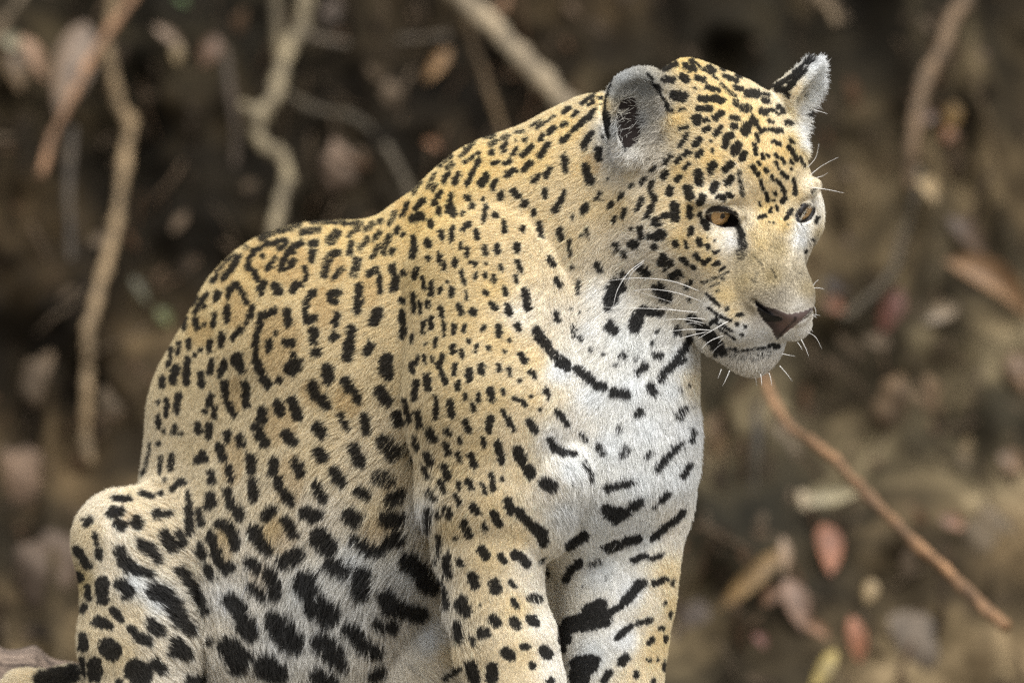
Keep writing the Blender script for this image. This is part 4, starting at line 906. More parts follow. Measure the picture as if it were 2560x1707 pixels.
for sg, (tu, tv) in ((-1, (1806, 541)), (1, (2009, 532))):
    c = warp(head_pt(EYE_C[0] * sg, EYE_C[1], EYE_C[2]))[0]
    r = EYE_R * HK
    du, dv = tu - proj(c)[0], tv - proj(c)[1]
    gz = np.array([du, dv, math.sqrt(max(r * r - du * du - dv * dv, 1))])
    cw = to_world(c); gw = np.array([gz[0], -gz[2], -gz[1]])
    vs, fs = cap(cw, r * S, gw, 1e-4, math.pi - 1e-3, 28, 40)
    ball_o = mesh_obj('eye', vs, fs, m_ball, root)
    ia = math.asin((27.5 if sg < 0 else 24.0) / r)
    vs, fs = cap(cw, r * S * 1.012, gw, 1e-4, ia, 8, 40)
    mesh_obj('iris', vs, fs, m_iris, ball_o)
    pa = math.asin(7.5 / r)
    vs, fs = cap(cw, r * S * 1.02, gw, 1e-4, pa, 4, 28)
    mesh_obj('pupil', vs, fs, m_pup, ball_o)

# --- whiskers, brow hairs and chin hairs: photographed line, root on the skin
bvh = BVHTree.FromPolygons(VW.tolist(), Q.tolist())
def hit(u, v):
    tgt = W(u, v, 0.0); o = Vector(CAMP); d = (tgt - o).normalized()
    h = bvh.ray_cast(o, d)
    return h
WH = [((1440, 500), """1050 770 800 680 500 655 260 680;1050 850 850 780 650 750 490 757;850 872 660 812 490 757;1040 945 700 915 220 900;880 935 760 905 650 880;1100 1040 900 1000 750 1005
600 490 450 600 350 750 310 900;590 510 480 600 430 690;1160 1095 950 1085 770 1105;1130 1100 950 1140 830 1180;1260 1130 1130 1180 1050 1250;1250 1190 1180 1240 1140 1290;1290 1010 1150 1090 1010 1170
1220 1080 1215 1140;1250 1140 1190 1210;800 800 720 790;1100 1000 960 990 860 1005;1080 1060 980 1030 900 1050;1990 720 2010 690 2035 670;1990 740 2040 738 2085 750;1980 960 2010 962 2050 970;1975 962 2000 975 2020 990
1930 1100 2010 1150 2065 1250;1890 1170 1930 1250 1955 1320;1950 1055 1975 1085 1990 1110;1860 1195 1885 1230 1900 1260;1992 880 2012 930 2008 985;1290 1430 1260 1500 1230 1560;1500 1460 1510 1510 1515 1560
1550 1460 1556 1510 1560 1560;1620 1450 1635 1500 1645 1560;1710 1390 1770 1460 1815 1520;1730 1290 1790 1302 1840 1310;1220 1420 1205 1460 1190 1500"""),
((1440, 100), """1930 1085 2010 990 2040 870;1940 1155 2060 1060 2200 985;1945 1175 2060 1145 2115 1115;1945 1235 2100 1255 2250 1285;1370 1110 1310 1040 1300 1000;1400 1150 1370 1080 1330 1020;1415 1170 1380 1130 1355 1090
2000 588 2060 605 2115 622;2095 215 2120 185 2140 155""")]
m_wh, n, l, b = new_mat('whisker_white')
b.inputs['Base Color'].default_value = (0.86, 0.84, 0.8, 1); b.inputs['Roughness'].default_value = 0.4
def tube(path, radii, segs=6, close=True):
    path = [Vector(p) for p in path]; vs, fs = [], []
    prev = None
    for i, p in enumerate(path):
        d = (path[min(i + 1, len(path) - 1)] - path[max(i - 1, 0)]).normalized()
        if prev is None:
            t = d.cross(Vector((0.3, 1, 0.2))).normalized()
        else:
            t = (prev - d * prev.dot(d)).normalized()
        prev = t; bt = d.cross(t)
        for j in range(segs):
            a_ = 2 * math.pi * j / segs
            vs.append(p + (t * math.cos(a_) + bt * math.sin(a_)) * radii[i])
    for i in range(len(path) - 1):
        for j in range(segs):
            q = i * segs + j; q2 = i * segs + (j + 1) % segs
            fs.append((q, q2, q2 + segs, q + segs))
    if close:
        fs.append(tuple(range(segs - 1, -1, -1))); fs.append(tuple(range((len(path) - 1) * segs, len(path) * segs)))
    return vs, fs
def smooth_path(P, n):
    """Catmull-Rom through the given points"""
    P = [np.array(p, float) for p in P]
    if len(P) == 2: P = [P[0], (P[0] + P[1]) / 2, P[1]]
    E = [2 * P[0] - P[1]] + P + [2 * P[-1] - P[-2]]
    out = []
    for i in range(1, len(E) - 2):
        for t in np.linspace(0, 1, n, endpoint=False):
            a0, a1, a2, a3 = E[i-1], E[i], E[i+1], E[i+2]
            out.append(0.5 * ((2 * a1) + (-a0 + a2) * t + (2 * a0 - 5 * a1 + 4 * a2 - a3) * t * t + (-a0 + 3 * a1 - 3 * a2 + a3) * t ** 3))
    out.append(P[-1])
    return out
for (ox, oy), txt in WH:
    for line in txt.replace('\n', ';').split(';'):
        f = [float(q) for q in line.split()]
        p = np.array(f).reshape(-1, 2) / TS + (ox, oy)
        h = hit(*p[0])
        y0 = h[0].y + 0.001 if h[0] is not None else -0.06
        path = []
        tot = np.r_[0, np.cumsum(np.linalg.norm(np.diff(p, axis=0), axis=1))]
        for i, q in enumerate(p):
            path.append(W(q[0], q[1], y0 - 0.22 * tot[i] * S * (1 if tot[-1] > 40 else 0.4)))
        path = smooth_path(path, 5)
        long_ = tot[-1] > 70
        r0 = (1.05 if long_ else 0.75) * S
        rd = [r0 * (1 - 0.8 * i / (len(path) - 1)) for i in range(len(path))]
        vs, fs = tube(path, rd, 5)
        mesh_obj('whisker', vs, fs, m_wh, root)
# ------------------------------------------------------------------ the bank behind the animal
def vnoise(x, y, seed):
    """smooth value noise on arrays"""
    xi = np.floor(x).astype(int); yi = np.floor(y).astype(int)
    fx = x - xi; fy = y - yi
    fx = fx * fx * (3 - 2 * fx); fy = fy * fy * (3 - 2 * fy)
    def h(a, b):
        q = (a * 374761393 + b * 668265263 + seed * 974634221) & 0x7fffffff
        q = ((q ^ (q >> 13)) * 1274126177) & 0x7fffffff
        return ((q ^ (q >> 16)) & 0xffff) / 65535.0
    return (h(xi, yi) * (1 - fx) + h(xi + 1, yi) * fx) * (1 - fy) + (h(xi, yi + 1) * (1 - fx) + h(xi + 1, yi + 1) * fx) * fy
def fbm(x, y, seed, o=4):
    s = 0; a = 1.0; t = 0
    for i in range(o):
        s = s + a * vnoise(x * 2 ** i, y * 2 ** i, seed + i); t += a; a *= 0.55
    return s / t
GROUND_Z = float(to_world(model(1000, 2255, -300))[2])
TOP_Z = float(W(1280, -700, 2.5).z)
BY = 0.95                                  # how far the foot of the bank lies behind the animal
prof = [(0.32 + BY, GROUND_Z - 0.05), (0.5 + BY, GROUND_Z)]
nb = 190
for i in range(nb + 1):
    t = i / nb
    prof.append((0.60 + BY + 0.42 * min(1, t * 3.2) ** 0.7 + 0.75 * t ** 1.15, GROUND_Z + (TOP_Z - GROUND_Z) * t))
prof += [(prof[-1][0] + d, TOP_Z + min(d, 1) * 0.1) for d in (0.06, 0.15, 0.3, 0.6, 1.2, 2.5, 6, 15, 40, 120, 400, 1500)]
prof = np.array(prof)
xs = np.concatenate([[-1500, -300, -60, -15, -5, -2.5, -1.6], np.arange(-1.1, 1.1001, 0.011), [1.6, 2.5, 5, 15, 60, 300, 1500]])
PY, PX = np.meshgrid(np.arange(len(prof)), xs, indexing='ij')
gy = prof[PY, 0]; gz = prof[PY, 1]
steep = np.clip((gz - GROUND_Z) / 0.12, 0, 1) * np.clip((TOP_Z + 0.05 - gz) / 0.1, 0, 1) * (np.abs(PX) < 3) * (np.abs(gy) < 4)
def relief(x, z):
    r = 0.22 * (fbm(x * 3.2, z * 3.2, 3) - 0.5) + 0.11 * (fbm(x * 9, z * 6, 11) - 0.5) + 0.05 * (fbm(x * 28, z * 22, 23, 3) - 0.5)
    rid = 0.12 * (1 - 2 * np.abs(fbm(x * 8 + 0.8 * z, z * 1.6, 41, 3) - 0.5)) ** 3
    return r + rid
gy2 = gy - steep * relief(PX, gz)
gz2 = gz + (1 - steep) * 0.02 * (fbm(PX * 6, gy * 6, 5) - 0.5) * (np.abs(gy) < 5)
vs = np.stack([PX, gy2, gz2], -1).reshape(-1, 3)
nx_ = len(xs)
ii, jj = np.meshgrid(np.arange(len(prof) - 1), np.arange(nx_ - 1), indexing='ij')
q = (ii * nx_ + jj).ravel()
bank_faces = np.stack([q, q + 1, q + 1 + nx_, q + nx_], 1)
bank_m, n, l, b = new_mat('river_mud')
tc = n.new('ShaderNodeTexCoord')
n1 = n.new('ShaderNodeTexNoise'); n1.inputs['Scale'].default_value = 5.5; n1.inputs['Detail'].default_value = 6; n1.inputs['Roughness'].default_value = 0.62
n2 = n.new('ShaderNodeTexNoise'); n2.inputs['Scale'].default_value = 24; n2.inputs['Detail'].default_value = 5
n3 = n.new('ShaderNodeTexNoise'); n3.inputs['Scale'].default_value = 2.2; n3.inputs['Detail'].default_value = 2
for q_ in (n1, n2, n3): l.new(tc.outputs['Object'], q_.inputs['Vector'])
r1 = n.new('ShaderNodeValToRGB'); cr = r1.color_ramp
cr.elements[0].position = 0.30; cr.elements[0].color = (*lin((34, 30, 23)), 1)
cr.elements[1].position = 0.72; cr.elements[1].color = (*lin((140, 122, 97)), 1)
e = cr.elements.new(0.47); e.color = (*lin((56, 48, 36)), 1)
e = cr.elements.new(0.58); e.color = (*lin((92, 79, 60)), 1)
l.new(n1.outputs['Fac'], r1.inputs[0])
r2 = n.new('ShaderNodeValToRGB')
r2.color_ramp.elements[0].position = 0.35; r2.color_ramp.elements[0].color = (0.66, 0.64, 0.60, 1)
r2.color_ramp.elements[1].position = 0.7; r2.color_ramp.elements[1].color = (1.15, 1.12, 1.06, 1)
l.new(n2.outputs['Fac'], r2.inputs[0])
mu = n.new('ShaderNodeMix'); mu.data_type = 'RGBA'; mu.blend_type = 'MULTIPLY'; mu.inputs[0].default_value = 0.8
l.new(r1.outputs[0], mu.inputs[6]); l.new(r2.outputs[0], mu.inputs[7])
r3 = n.new('ShaderNodeValToRGB')          # patches of rusty and of greenish mud
r3.color_ramp.elements[0].position = 0.35; r3.color_ramp.elements[0].color = (1.03, 0.97, 0.86, 1)
r3.color_ramp.elements[1].position = 0.65; r3.color_ramp.elements[1].color = (0.92, 1.0, 0.98, 1)
l.new(n3.outputs['Fac'], r3.inputs[0])
mu2 = n.new('ShaderNodeMix'); mu2.data_type = 'RGBA'; mu2.blend_type = 'MULTIPLY'; mu2.inputs[0].default_value = 1.0
l.new(mu.outputs[2], mu2.inputs[6]); l.new(r3.outputs[0], mu2.inputs[7])
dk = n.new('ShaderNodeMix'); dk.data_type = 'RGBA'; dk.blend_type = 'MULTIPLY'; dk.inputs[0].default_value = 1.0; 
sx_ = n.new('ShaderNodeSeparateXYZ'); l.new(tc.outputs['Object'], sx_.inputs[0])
ma = n.new('ShaderNodeMath'); ma.operation = 'MULTIPLY_ADD'; ma.inputs[1].default_value = 0.30; l.new(sx_.outputs['X'], ma.inputs[0])      # shade of overhanging growth painted into the mud, darker up and left
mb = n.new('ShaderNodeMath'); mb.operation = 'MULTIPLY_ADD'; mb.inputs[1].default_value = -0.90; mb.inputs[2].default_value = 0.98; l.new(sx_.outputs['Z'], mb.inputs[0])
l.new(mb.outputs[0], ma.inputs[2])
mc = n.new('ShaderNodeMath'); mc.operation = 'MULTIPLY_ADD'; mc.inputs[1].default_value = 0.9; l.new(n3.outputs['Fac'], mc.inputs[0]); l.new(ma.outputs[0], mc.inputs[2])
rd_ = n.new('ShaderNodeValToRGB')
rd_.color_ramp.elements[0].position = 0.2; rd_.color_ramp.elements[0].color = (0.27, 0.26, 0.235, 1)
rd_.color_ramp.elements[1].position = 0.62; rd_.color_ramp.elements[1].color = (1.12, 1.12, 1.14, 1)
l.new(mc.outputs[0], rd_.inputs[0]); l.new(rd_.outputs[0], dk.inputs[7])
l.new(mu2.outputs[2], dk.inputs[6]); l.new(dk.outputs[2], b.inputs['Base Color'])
b.inputs['Roughness'].default_value = 0.9
b.inputs['Specular IOR Level'].default_value = 0.12
bounce_m, n, l, b = new_mat('river_sand')  # unseen ground, toned as sand to bounce light up under the animal
tc = n.new('ShaderNodeTexCoord'); nz = n.new('ShaderNodeTexNoise'); nz.inputs['Scale'].default_value = 9; nz.inputs['Detail'].default_value = 8
rp = n.new('ShaderNodeValToRGB')
rp.color_ramp.elements[0].position = 0.3; rp.color_ramp.elements[0].color = (*lin((92, 84, 71)), 1)
rp.color_ramp.elements[1].position = 0.7; rp.color_ramp.elements[1].color = (*lin((118, 109, 94)), 1)
l.new(tc.outputs['Object'], nz.inputs['Vector']); l.new(nz.outputs['Fac'], rp.inputs[0]); l.new(rp.outputs[0], b.inputs['Base Color'])
b.inputs['Roughness'].default_value = 0.9
sx = np.concatenate([[-1500, -300, -60, -15, -5], np.arange(-2.5, 2.51, 0.05), [5, 15, 60, 300, 1500]])
sy = np.concatenate([[-1500, -300, -60, -20, -8, -4], np.arange(-3, 1.6, 0.05), [1.6]])
YY, XX = np.meshgrid(sy, sx, indexing='ij')
ZZ = GROUND_Z + 0.03 * (fbm(XX * 3, YY * 3, 51) - 0.5) * (np.abs(XX) < 4) * (np.abs(YY) < 5) - 0.008
q = (np.arange(len(sy) - 1)[:, None] * len(sx) + np.arange(len(sx) - 1)[None]).ravel()
tag(mesh_obj('ground', np.stack([XX, YY, ZZ], -1).reshape(-1, 3), np.stack([q, q + 1, q + 1 + len(sx), q + len(sx)], 1), bounce_m), kind='structure')
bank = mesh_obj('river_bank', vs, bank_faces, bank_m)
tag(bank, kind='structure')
bank_bvh = BVHTree.FromPolygons(vs.tolist(), bank_faces.tolist())
def bank_y(u, v):
    o = Vector(CAMP); d = (W(u, v, 0.0) - o).normalized()
    h = bank_bvh.ray_cast(o, d)
    return h[0].y if h[0] is not None else 1.4

def wood_mat(name, c1, c2, scale=30):
    m, n, l, b = new_mat(name)
    tc = n.new('ShaderNodeTexCoord'); nz = n.new('ShaderNodeTexNoise'); nz.inputs['Scale'].default_value = scale; nz.inputs['Detail'].default_value = 6
    mp = n.new('ShaderNodeMapping'); mp.inputs['Scale'].default_value = (1.5, 1.5, 0.6)
    l.new(tc.outputs['Object'], mp.inputs['Vector']); l.new(mp.outputs[0], nz.inputs['Vector'])
    rp = n.new('ShaderNodeValToRGB')
    rp.color_ramp.elements[0].position = 0.32; rp.color_ramp.elements[0].color = (*lin(c1), 1)
    rp.color_ramp.elements[1].position = 0.66; rp.color_ramp.elements[1].color = (*lin(c2), 1)
    bp = n.new('ShaderNodeBump'); bp.inputs['Strength'].default_value = 0.6; bp.inputs['Distance'].default_value = 0.004
    l.new(nz.outputs['Fac'], rp.inputs[0]); l.new(rp.outputs[0], b.inputs['Base Color'])
    l.new(nz.outputs['Fac'], bp.inputs['Height']); l.new(bp.outputs[0], b.inputs['Normal'])
    b.inputs['Roughness'].default_value = 0.8
    return m
WM = {}
def root_thing(name, label, pts, w0, w1, col, off=0.03, cat='root', knobs=(), y=None, group=None):
    """a root or twig traced over the bank: pixels give directions, the bank behind gives the distance"""
    if y is None:
        ys = [bank_y(u, v) - off for u, v in pts]
        ys = [np.mean(ys[max(0, i - 2):i + 3]) for i in range(len(ys))]
    else:
        ys = list(np.linspace(y[0], y[1], len(pts)))
    path = smooth_path([W(u, v, yy) for (u, v), yy in zip(pts, ys)], 7)
    m = len(path)
    rd = []
    for i in range(m):
        t = i / (m - 1)
        bump = 1 + 0.16 * math.sin(i * 0.9 + len(pts)) * math.sin(i * 0.37 + 1.3)
        for kt, ka in knobs: bump += ka * math.exp(-((t - kt) / 0.03) ** 2)
        rd.append(0.88 * (w0 + (w1 - w0) * t) / 2 * S * bump * (1 + ys[0] / DIST))
    vs, fs = tube(path, rd, 12)
    sd = len(pts) * 17 + int(pts[0][0])
    vs = [v_ + (v_ - Vector(path[i // 12])) * float(0.55 * (fbm(np.array([(i % 12) * 0.5 + 3]), np.array([(i // 12) * 0.55]), sd, 3)[0] - 0.5) * 2) for i, v_ in enumerate(vs)]
    col = (int(col[0] * 0.69), int(col[1] * 0.70), int(col[2] * 0.68))
    key = tuple(col)
    if key not in WM:
        WM[key] = wood_mat('bark_%d' % len(WM), tuple(int(c * 0.66) for c in col), tuple(min(255, int(c * 1.12)) for c in col))
    o = mesh_obj(name, vs, fs, WM[key])
    return tag(o, label, cat, group)
root_thing('hanging_root', 'long knobbly tan root hanging down the bank behind the pinkish dead leaf',
  [(296, -120), (283, 11), (268, 115), (291, 230), (302, 276), (325, 306), (318, 364), (306, 440), (298, 517), (283, 589), (265, 664), (250, 715), (230, 791), (219, 830), (222, 880), (219, 932), (217, 983), (214, 1080), (224, 1160)], 34, 30, (182, 150, 112), 0.06, knobs=((0.27, .35),))
root_thing('broken_twig', 'straight reddish broken twig slanting across the pinkish dead leaf',
  [(410, -120), (329, 0), (268, 84), (214, 172), (165, 276), (130, 344), (100, 444)], 30, 21, (196, 146, 110), 0.13, 'twig')
root_thing('thin_twig', 'short pale twig end crossing above the orange leaf pair', [(-60, 150), (0, 73), (50, 0), (110, -90)], 20, 20, (165, 140, 112), 0.08, 'twig')
kn = root_thing('forked_root', 'pale winding root with a forked top and a white knob at its bend',
  [(775, -110), (762, 0), (754, 69), (719, 126), (700, 184), (689, 237), (658, 276), (643, 299), (643, 337), (666, 367), (704, 390), (719, 440), (704, 498), (689, 566), (680, 640), (690, 720)], 44, 34, (178, 157, 124), 0.09, knobs=((0.44, .25),))
def sub_root(parent, name, pts, w0, w1, off):
    ys = [bank_y(u, v) - off for u, v in pts]; ys = [np.mean(ys)] * len(ys)
    path = smooth_path([W(u, v, yy) for (u, v), yy in zip(pts, ys)], 6)
    vs, fs = tube(path, [(w0 + (w1 - w0) * i / (len(path) - 1)) / 2 * S * 1.12 for i in range(len(path))], 9)
    return mesh_obj(name, vs, fs, parent.data.materials[0], parent)
sub_root(kn, 'fork', [(687, -110), (689, 0), (693, 57), (698, 130), (702, 170)], 32, 30, 0.09)
sub_root(kn, 'stub', [(600, 262), (615, 268), (634, 282), (645, 302)], 26, 34, 0.10)
root_thing('thick_root', 'thick pale root slanting down towards the back of the jaguar\'s neck',
  [(1050, -110), (1152, 0), (1236, 69), (1312, 153), (1389, 237), (1427, 276), (1520, 380), (1600, 480)], 66, 46, (200, 176, 146), 0.14)
root_thing('thin_root', 'thin straight brown root beside the thick pale root', [(1150, 0), (1171, 77), (1197, 153), (1224, 230), (1255, 325), (1280, 420)], 18, 20, (158, 128, 92), 0.08)
root_thing('level_root', 'grey root running level along the bank beside the orange leaf', [(740, 75), (777, 92), (891, 115), (1006, 103), (1121, 92)], 26, 22, (122, 107, 87), 0.012)
root_thing('bent_root', 'dull brown root bending down above the dip of the jaguar\'s back', [(700, 215), (738, 249), (796, 279), (872, 291), (930, 325), (968, 375), (1006, 440), (1040, 520)], 22, 24, (112, 98, 78), 0.012)
root_thing('hanging_root', 'brown hanging root ending in a pale stub beside the yellow leaf', [(2440, -110), (2412, 0), (2381, 50), (2354, 126), (2327, 172), (2304, 237), (2289, 299), (2281, 364), (2274, 413), (2278, 470)], 44, 36, (158, 126, 96), 0.05)
root_thing('short_twig', 'short pale twig on the bank above the jaguar\'s far ear', [(2020, -60), (2052, 0), (2079, 31), (2090, 60)], 26, 18, (165, 138, 108), 0.05, 'twig')
root_thing('leaning_stick', 'long straight tan stick leaning down the bank below the jaguar\'s chin',
  [(1905, 930), (1960, 1050), (2024, 1100), (2086, 1146), (2136, 1201), (2202, 1270), (2279, 1348), (2376, 1437), (2454, 1514), (2516, 1568)], 26, 34, (190, 142, 100), cat='stick', y=(1.35, 1.05))
root_thing('dark_root', 'dark thin root slanting down beside the red leaf', [(2300, 420), (2288, 500), (2257, 596), (2226, 691), (2157, 760), (2100, 799)], 22, 30, (112, 96, 76), 0.02)
root_thing('buried_root', 'dim grey root running straight down beside the long knobbly tan root', [(180, 320), (170, 480), (178, 640), (172, 760), (180, 900)], 24, 26, (104, 90, 74), 0.01)
root_thing('buried_root', 'dark upright root between the jaguar\'s chest and the leaning stick', [(1890, 1010), (1893, 1120), (1886, 1230), (1900, 1330)], 26, 22, (92, 80, 66), 0.012)
root_thing('buried_root', 'brown root dropping behind the forked root towards the hump of the back', [(560, 120), (575, 230), (590, 360), (585, 520), (600, 640)], 22, 18, (100, 82, 64), 0.012)

# --- dead leaves
LM = {}
def leaf_mat(col):
    g_ = sum(col) / 3
    col = tuple((c * 0.56 + g_ * 0.44) * k_ for c, k_ in zip(col, (0.72, 0.71, 0.60)))
    key = tuple(col)
    if key in LM: return LM[key]
    m, n, l, b = new_mat('dead_leaf_%d' % len(LM))
    tc = n.new('ShaderNodeTexCoord'); nz = n.new('ShaderNodeTexNoise'); nz.inputs['Scale'].default_value = 40; nz.inputs['Detail'].default_value = 4
    l.new(tc.outputs['Object'], nz.inputs['Vector'])
    rp = n.new('ShaderNodeValToRGB')
    rp.color_ramp.elements[0].position = 0.3; rp.color_ramp.elements[0].color = (*(lin(col) * 0.55), 1)
    rp.color_ramp.elements[1].position = 0.65; rp.color_ramp.elements[1].color = (*np.minimum(lin(col) * 1.15, 1), 1)
    l.new(nz.outputs['Fac'], rp.inputs[0]); l.new(rp.outputs[0], b.inputs['Base Color'])
    b.inputs['Roughness'].default_value = 0.6
    LM[key] = m
    return m
def leaf_geo(a, bp, width, curl, twist, rows=12, cols=6, lens=0.5):
    """a curled leaf from stalk point a to tip b"""
    a = np.array(a); bp = np.array(bp); d = bp - a; L = np.linalg.norm(d); d /= L
    view = np.array([math.sin(twist) * 0.7, -1.0, 0.35]); view /= np.linalg.norm(view)
    side = np.cross(d, view); side /= np.linalg.norm(side); up = np.cross(side, d)
    vs, fs = [], []
    for layer in (0, 1):
        for i in range(rows + 1):
            t = i / rows
            wv = width / 2 * (math.sin(math.pi * min(1, t ** (0.75 + lens * 0.3))) ** 0.75 + 0.02)
            for j in range(cols + 1):
                s = -1 + 2 * j / cols
                cup = curl * (s * s) * wv - curl * 0.7 * L * 0.35 * (2 * t - 1) ** 2 + 0.06 * wv * math.sin(7 * t + 3 * s)
                vs.append(a + d * (L * t) + side * (s * wv) + up * (cup + (0.0007 if layer else 0.0)))
    n1 = (rows + 1) * (cols + 1)
    for i in range(rows):
        for j in range(cols):
            q = i * (cols + 1) + j
            fs.append((q, q + 1, q + cols + 2, q + cols + 1))
            fs.append((n1 + q, n1 + q + cols + 1, n1 + q + cols + 2, n1 + q + 1))
    return vs, fs
def leaf(label, a, bp, width, col, off=0.03, curl=0.5, twist=0.3, y=None, group=None, name='dead_leaf'):
    ya = (bank_y(*a) - off) if y is None else y
    yb = (bank_y(*bp) - off) if y is None else y
    ym = (ya + yb) / 2; ya = ym + (ya - ym) * 0.4; yb = ym + (yb - ym) * 0.4
    k = (1 + ym / DIST)
    vs, fs = leaf_geo(W(a[0], a[1], ya), W(bp[0], bp[1], yb), width * S * k, curl, twist)
    return tag(mesh_obj(name, vs, fs, leaf_mat(col)), label, 'leaf', group)
leaf('large pinkish brown dead leaf hanging behind the slanting reddish twig', (216, 50), (148, 285), 100, (160, 116, 98), 0.09, 0.25)
leaf('salmon orange dead leaf in the corner beside the pinkish brown leaf', (55, 88), (116, 198), 46, (212, 142, 112), 0.07, 0.4)
leaf('dark ochre dead leaf hanging under the salmon orange leaf', (24, 95), (52, 222), 66, (140, 96, 56), 0.06, 0.5)
leaf('whitish crumpled leaf scrap above the dark ochre leaf', (10, 90), (48, 122), 40, (190, 175, 158), 0.085, 0.6)
leaf('pink star shaped leaf scrap on the dark mud left of the forked root', (385, 62), (462, 122), 26, (176, 130, 116), 0.04, 0.4)
leaf('small tan leaf tip under the pink leaf scrap', (445, 105), (440, 158), 30, (190, 148, 104), 0.04, 0.4)
leaf('rusty orange leaf in the dark hollow beside the forked root', (545, 90), (505, 165), 50, (130, 74, 36), 0.02, 0.4)
leaf('bright orange leaf at the end of the level grey root', (1127, 118), (1062, 204), 38, (224, 150, 92), 0.05, 0.5)
leaf('small rusty leaf just above the jaguar\'s withers', (1062, 350), (1098, 372), 26, (190, 104, 56), 0.02, 0.5)
leaf('rusty leaf over the jaguar\'s crown, high on the bank', (1268, -10), (1236, 45), 34, (196, 128, 96), 0.05, 0.5)
leaf('yellow dead leaf hanging beside the brown hanging root', (2388, 256), (2374, 322), 40, (190, 128, 40), 0.03, 0.4)
leaf('orange tip of a leaf just below the yellow leaf', (2378, 318), (2362, 356), 36, (178, 92, 40), 0.028, 0.4)
leaf('dull pink leaf touching the brown hanging root', (2296, 300), (2345, 286), 34, (158, 106, 98), 0.03, 0.4)
leaf('tan curled leaf hanging from the stub of the brown root', (2300, 440), (2340, 500), 48, (204, 158, 112), 0.05, 0.6)
leaf('dark rust leaf near the top corner of the bank beside the hanging root', (2470, 130), (2360, 160), 50, (120, 74, 46), 0.02, 0.4)
leaf('very long curled brown leaf lying across the bank beyond the red leaf', (2372, 632), (2590, 778), 84, (190, 124, 80), 0.06, 0.9)
leaf('dark rust leaf above the long curled brown leaf', (2375, 540), (2470, 640), 60, (116, 74, 46), 0.03, 0.4)
leaf('deep red leaf hanging beside the dark thin root', (2252, 722), (2202, 834), 56, (158, 70, 60), 0.03, 0.4)
leaf('small orange red leaf beside the jaguar\'s nose', (2062, 752), (2112, 776), 38, (178, 86, 50), 0.02, 0.4)
leaf('dark brown leaf above the small orange red leaf', (2060, 700), (2130, 735), 50, (86, 56, 34), 0.02, 0.4)
leaf('greyish pink leaf lying below the long curled brown leaf', (2315, 800), (2400, 760), 48, (170, 136, 120), 0.03, 0.5)
leaf('rusty leaf edge sticking out beside the very long brown leaf', (2530, 880), (2570, 980), 70, (150, 96, 56), 0.02, 0.4)
leaf('pale beige leaf lying under the middle of the leaning stick', (2000, 1250), (2152, 1222), 60, (200, 176, 148), 0.07, 0.6)
leaf('pinkish white leaf stalk end beside the pale beige leaf', (2006, 1222), (2012, 1272), 34, (204, 170, 150), 0.085, 0.5)
leaf('bright orange red leaf hanging below the pale beige leaf', (2064, 1302), (2080, 1430), 66, (214, 108, 74), 0.05, 0.4)
leaf('long ochre leaf pointing down towards the jaguar\'s foreleg', (1972, 1362), (1796, 1522), 54, (206, 146, 84), 0.06, 0.4)
leaf('pink curled leaf across the stalk of the long ochre leaf', (1958, 1338), (1966, 1432), 30, (208, 156, 138), 0.075, 0.5)
leaf('dull red leaf lying under the pink curled leaf', (1966, 1440), (2012, 1572), 66, (172, 114, 100), 0.04, 0.4)
leaf('rust brown leaf half hidden beside the dull red leaf', (1950, 1470), (1905, 1510), 40, (160, 94, 58), 0.03, 0.4)
leaf('orange leaf standing upright low on the bank', (2130, 1538), (2152, 1656), 50, (210, 104, 66), 0.05, 0.4)
leaf('yellow leaf at the foot of the bank below the orange upright leaf', (2092, 1620), (2030, 1722), 40, (226, 184, 70), 0.06, 0.3)
leaf('short tan leaf on the bank above the orange upright leaf', (2184, 1446), (2166, 1506), 38, (196, 152, 106), 0.04, 0.5)
leaf('small orange brown leaf between the dull red leaf and the yellow leaf', (2015, 1555), (2072, 1592), 34, (190, 112, 72), 0.05, 0.5)
leaf('small crimson leaf low on the bank beside the jaguar\'s far foreleg', (1888, 1582), (1914, 1618), 28, (160, 66, 50), 0.03, 0.4)
leaf('pale red leaf on the bank above the end of the leaning stick', (2352, 1292), (2412, 1318), 40, (204, 124, 100), 0.03, 0.4)
leaf('rust patch of a leaf near the edge beyond the pale red leaf', (2500, 1130), (2560, 1180), 60, (160, 104, 62), 0.02, 0.4)
leaf('small green moss like leaf beside the rump of the jaguar', (396, 770), (424, 812), 34, (128, 138, 52), 0.02, 0.4)
leaf('tiny green leaf on the top of the bank above the knobbly root', (440, -8), (470, 12), 20, (84, 130, 36), 0.03, 0.4)
leaf('thin dark olive leaf near the small green leaf', (330, 690), (372, 760), 26, (96, 90, 58), 0.02, 0.4)

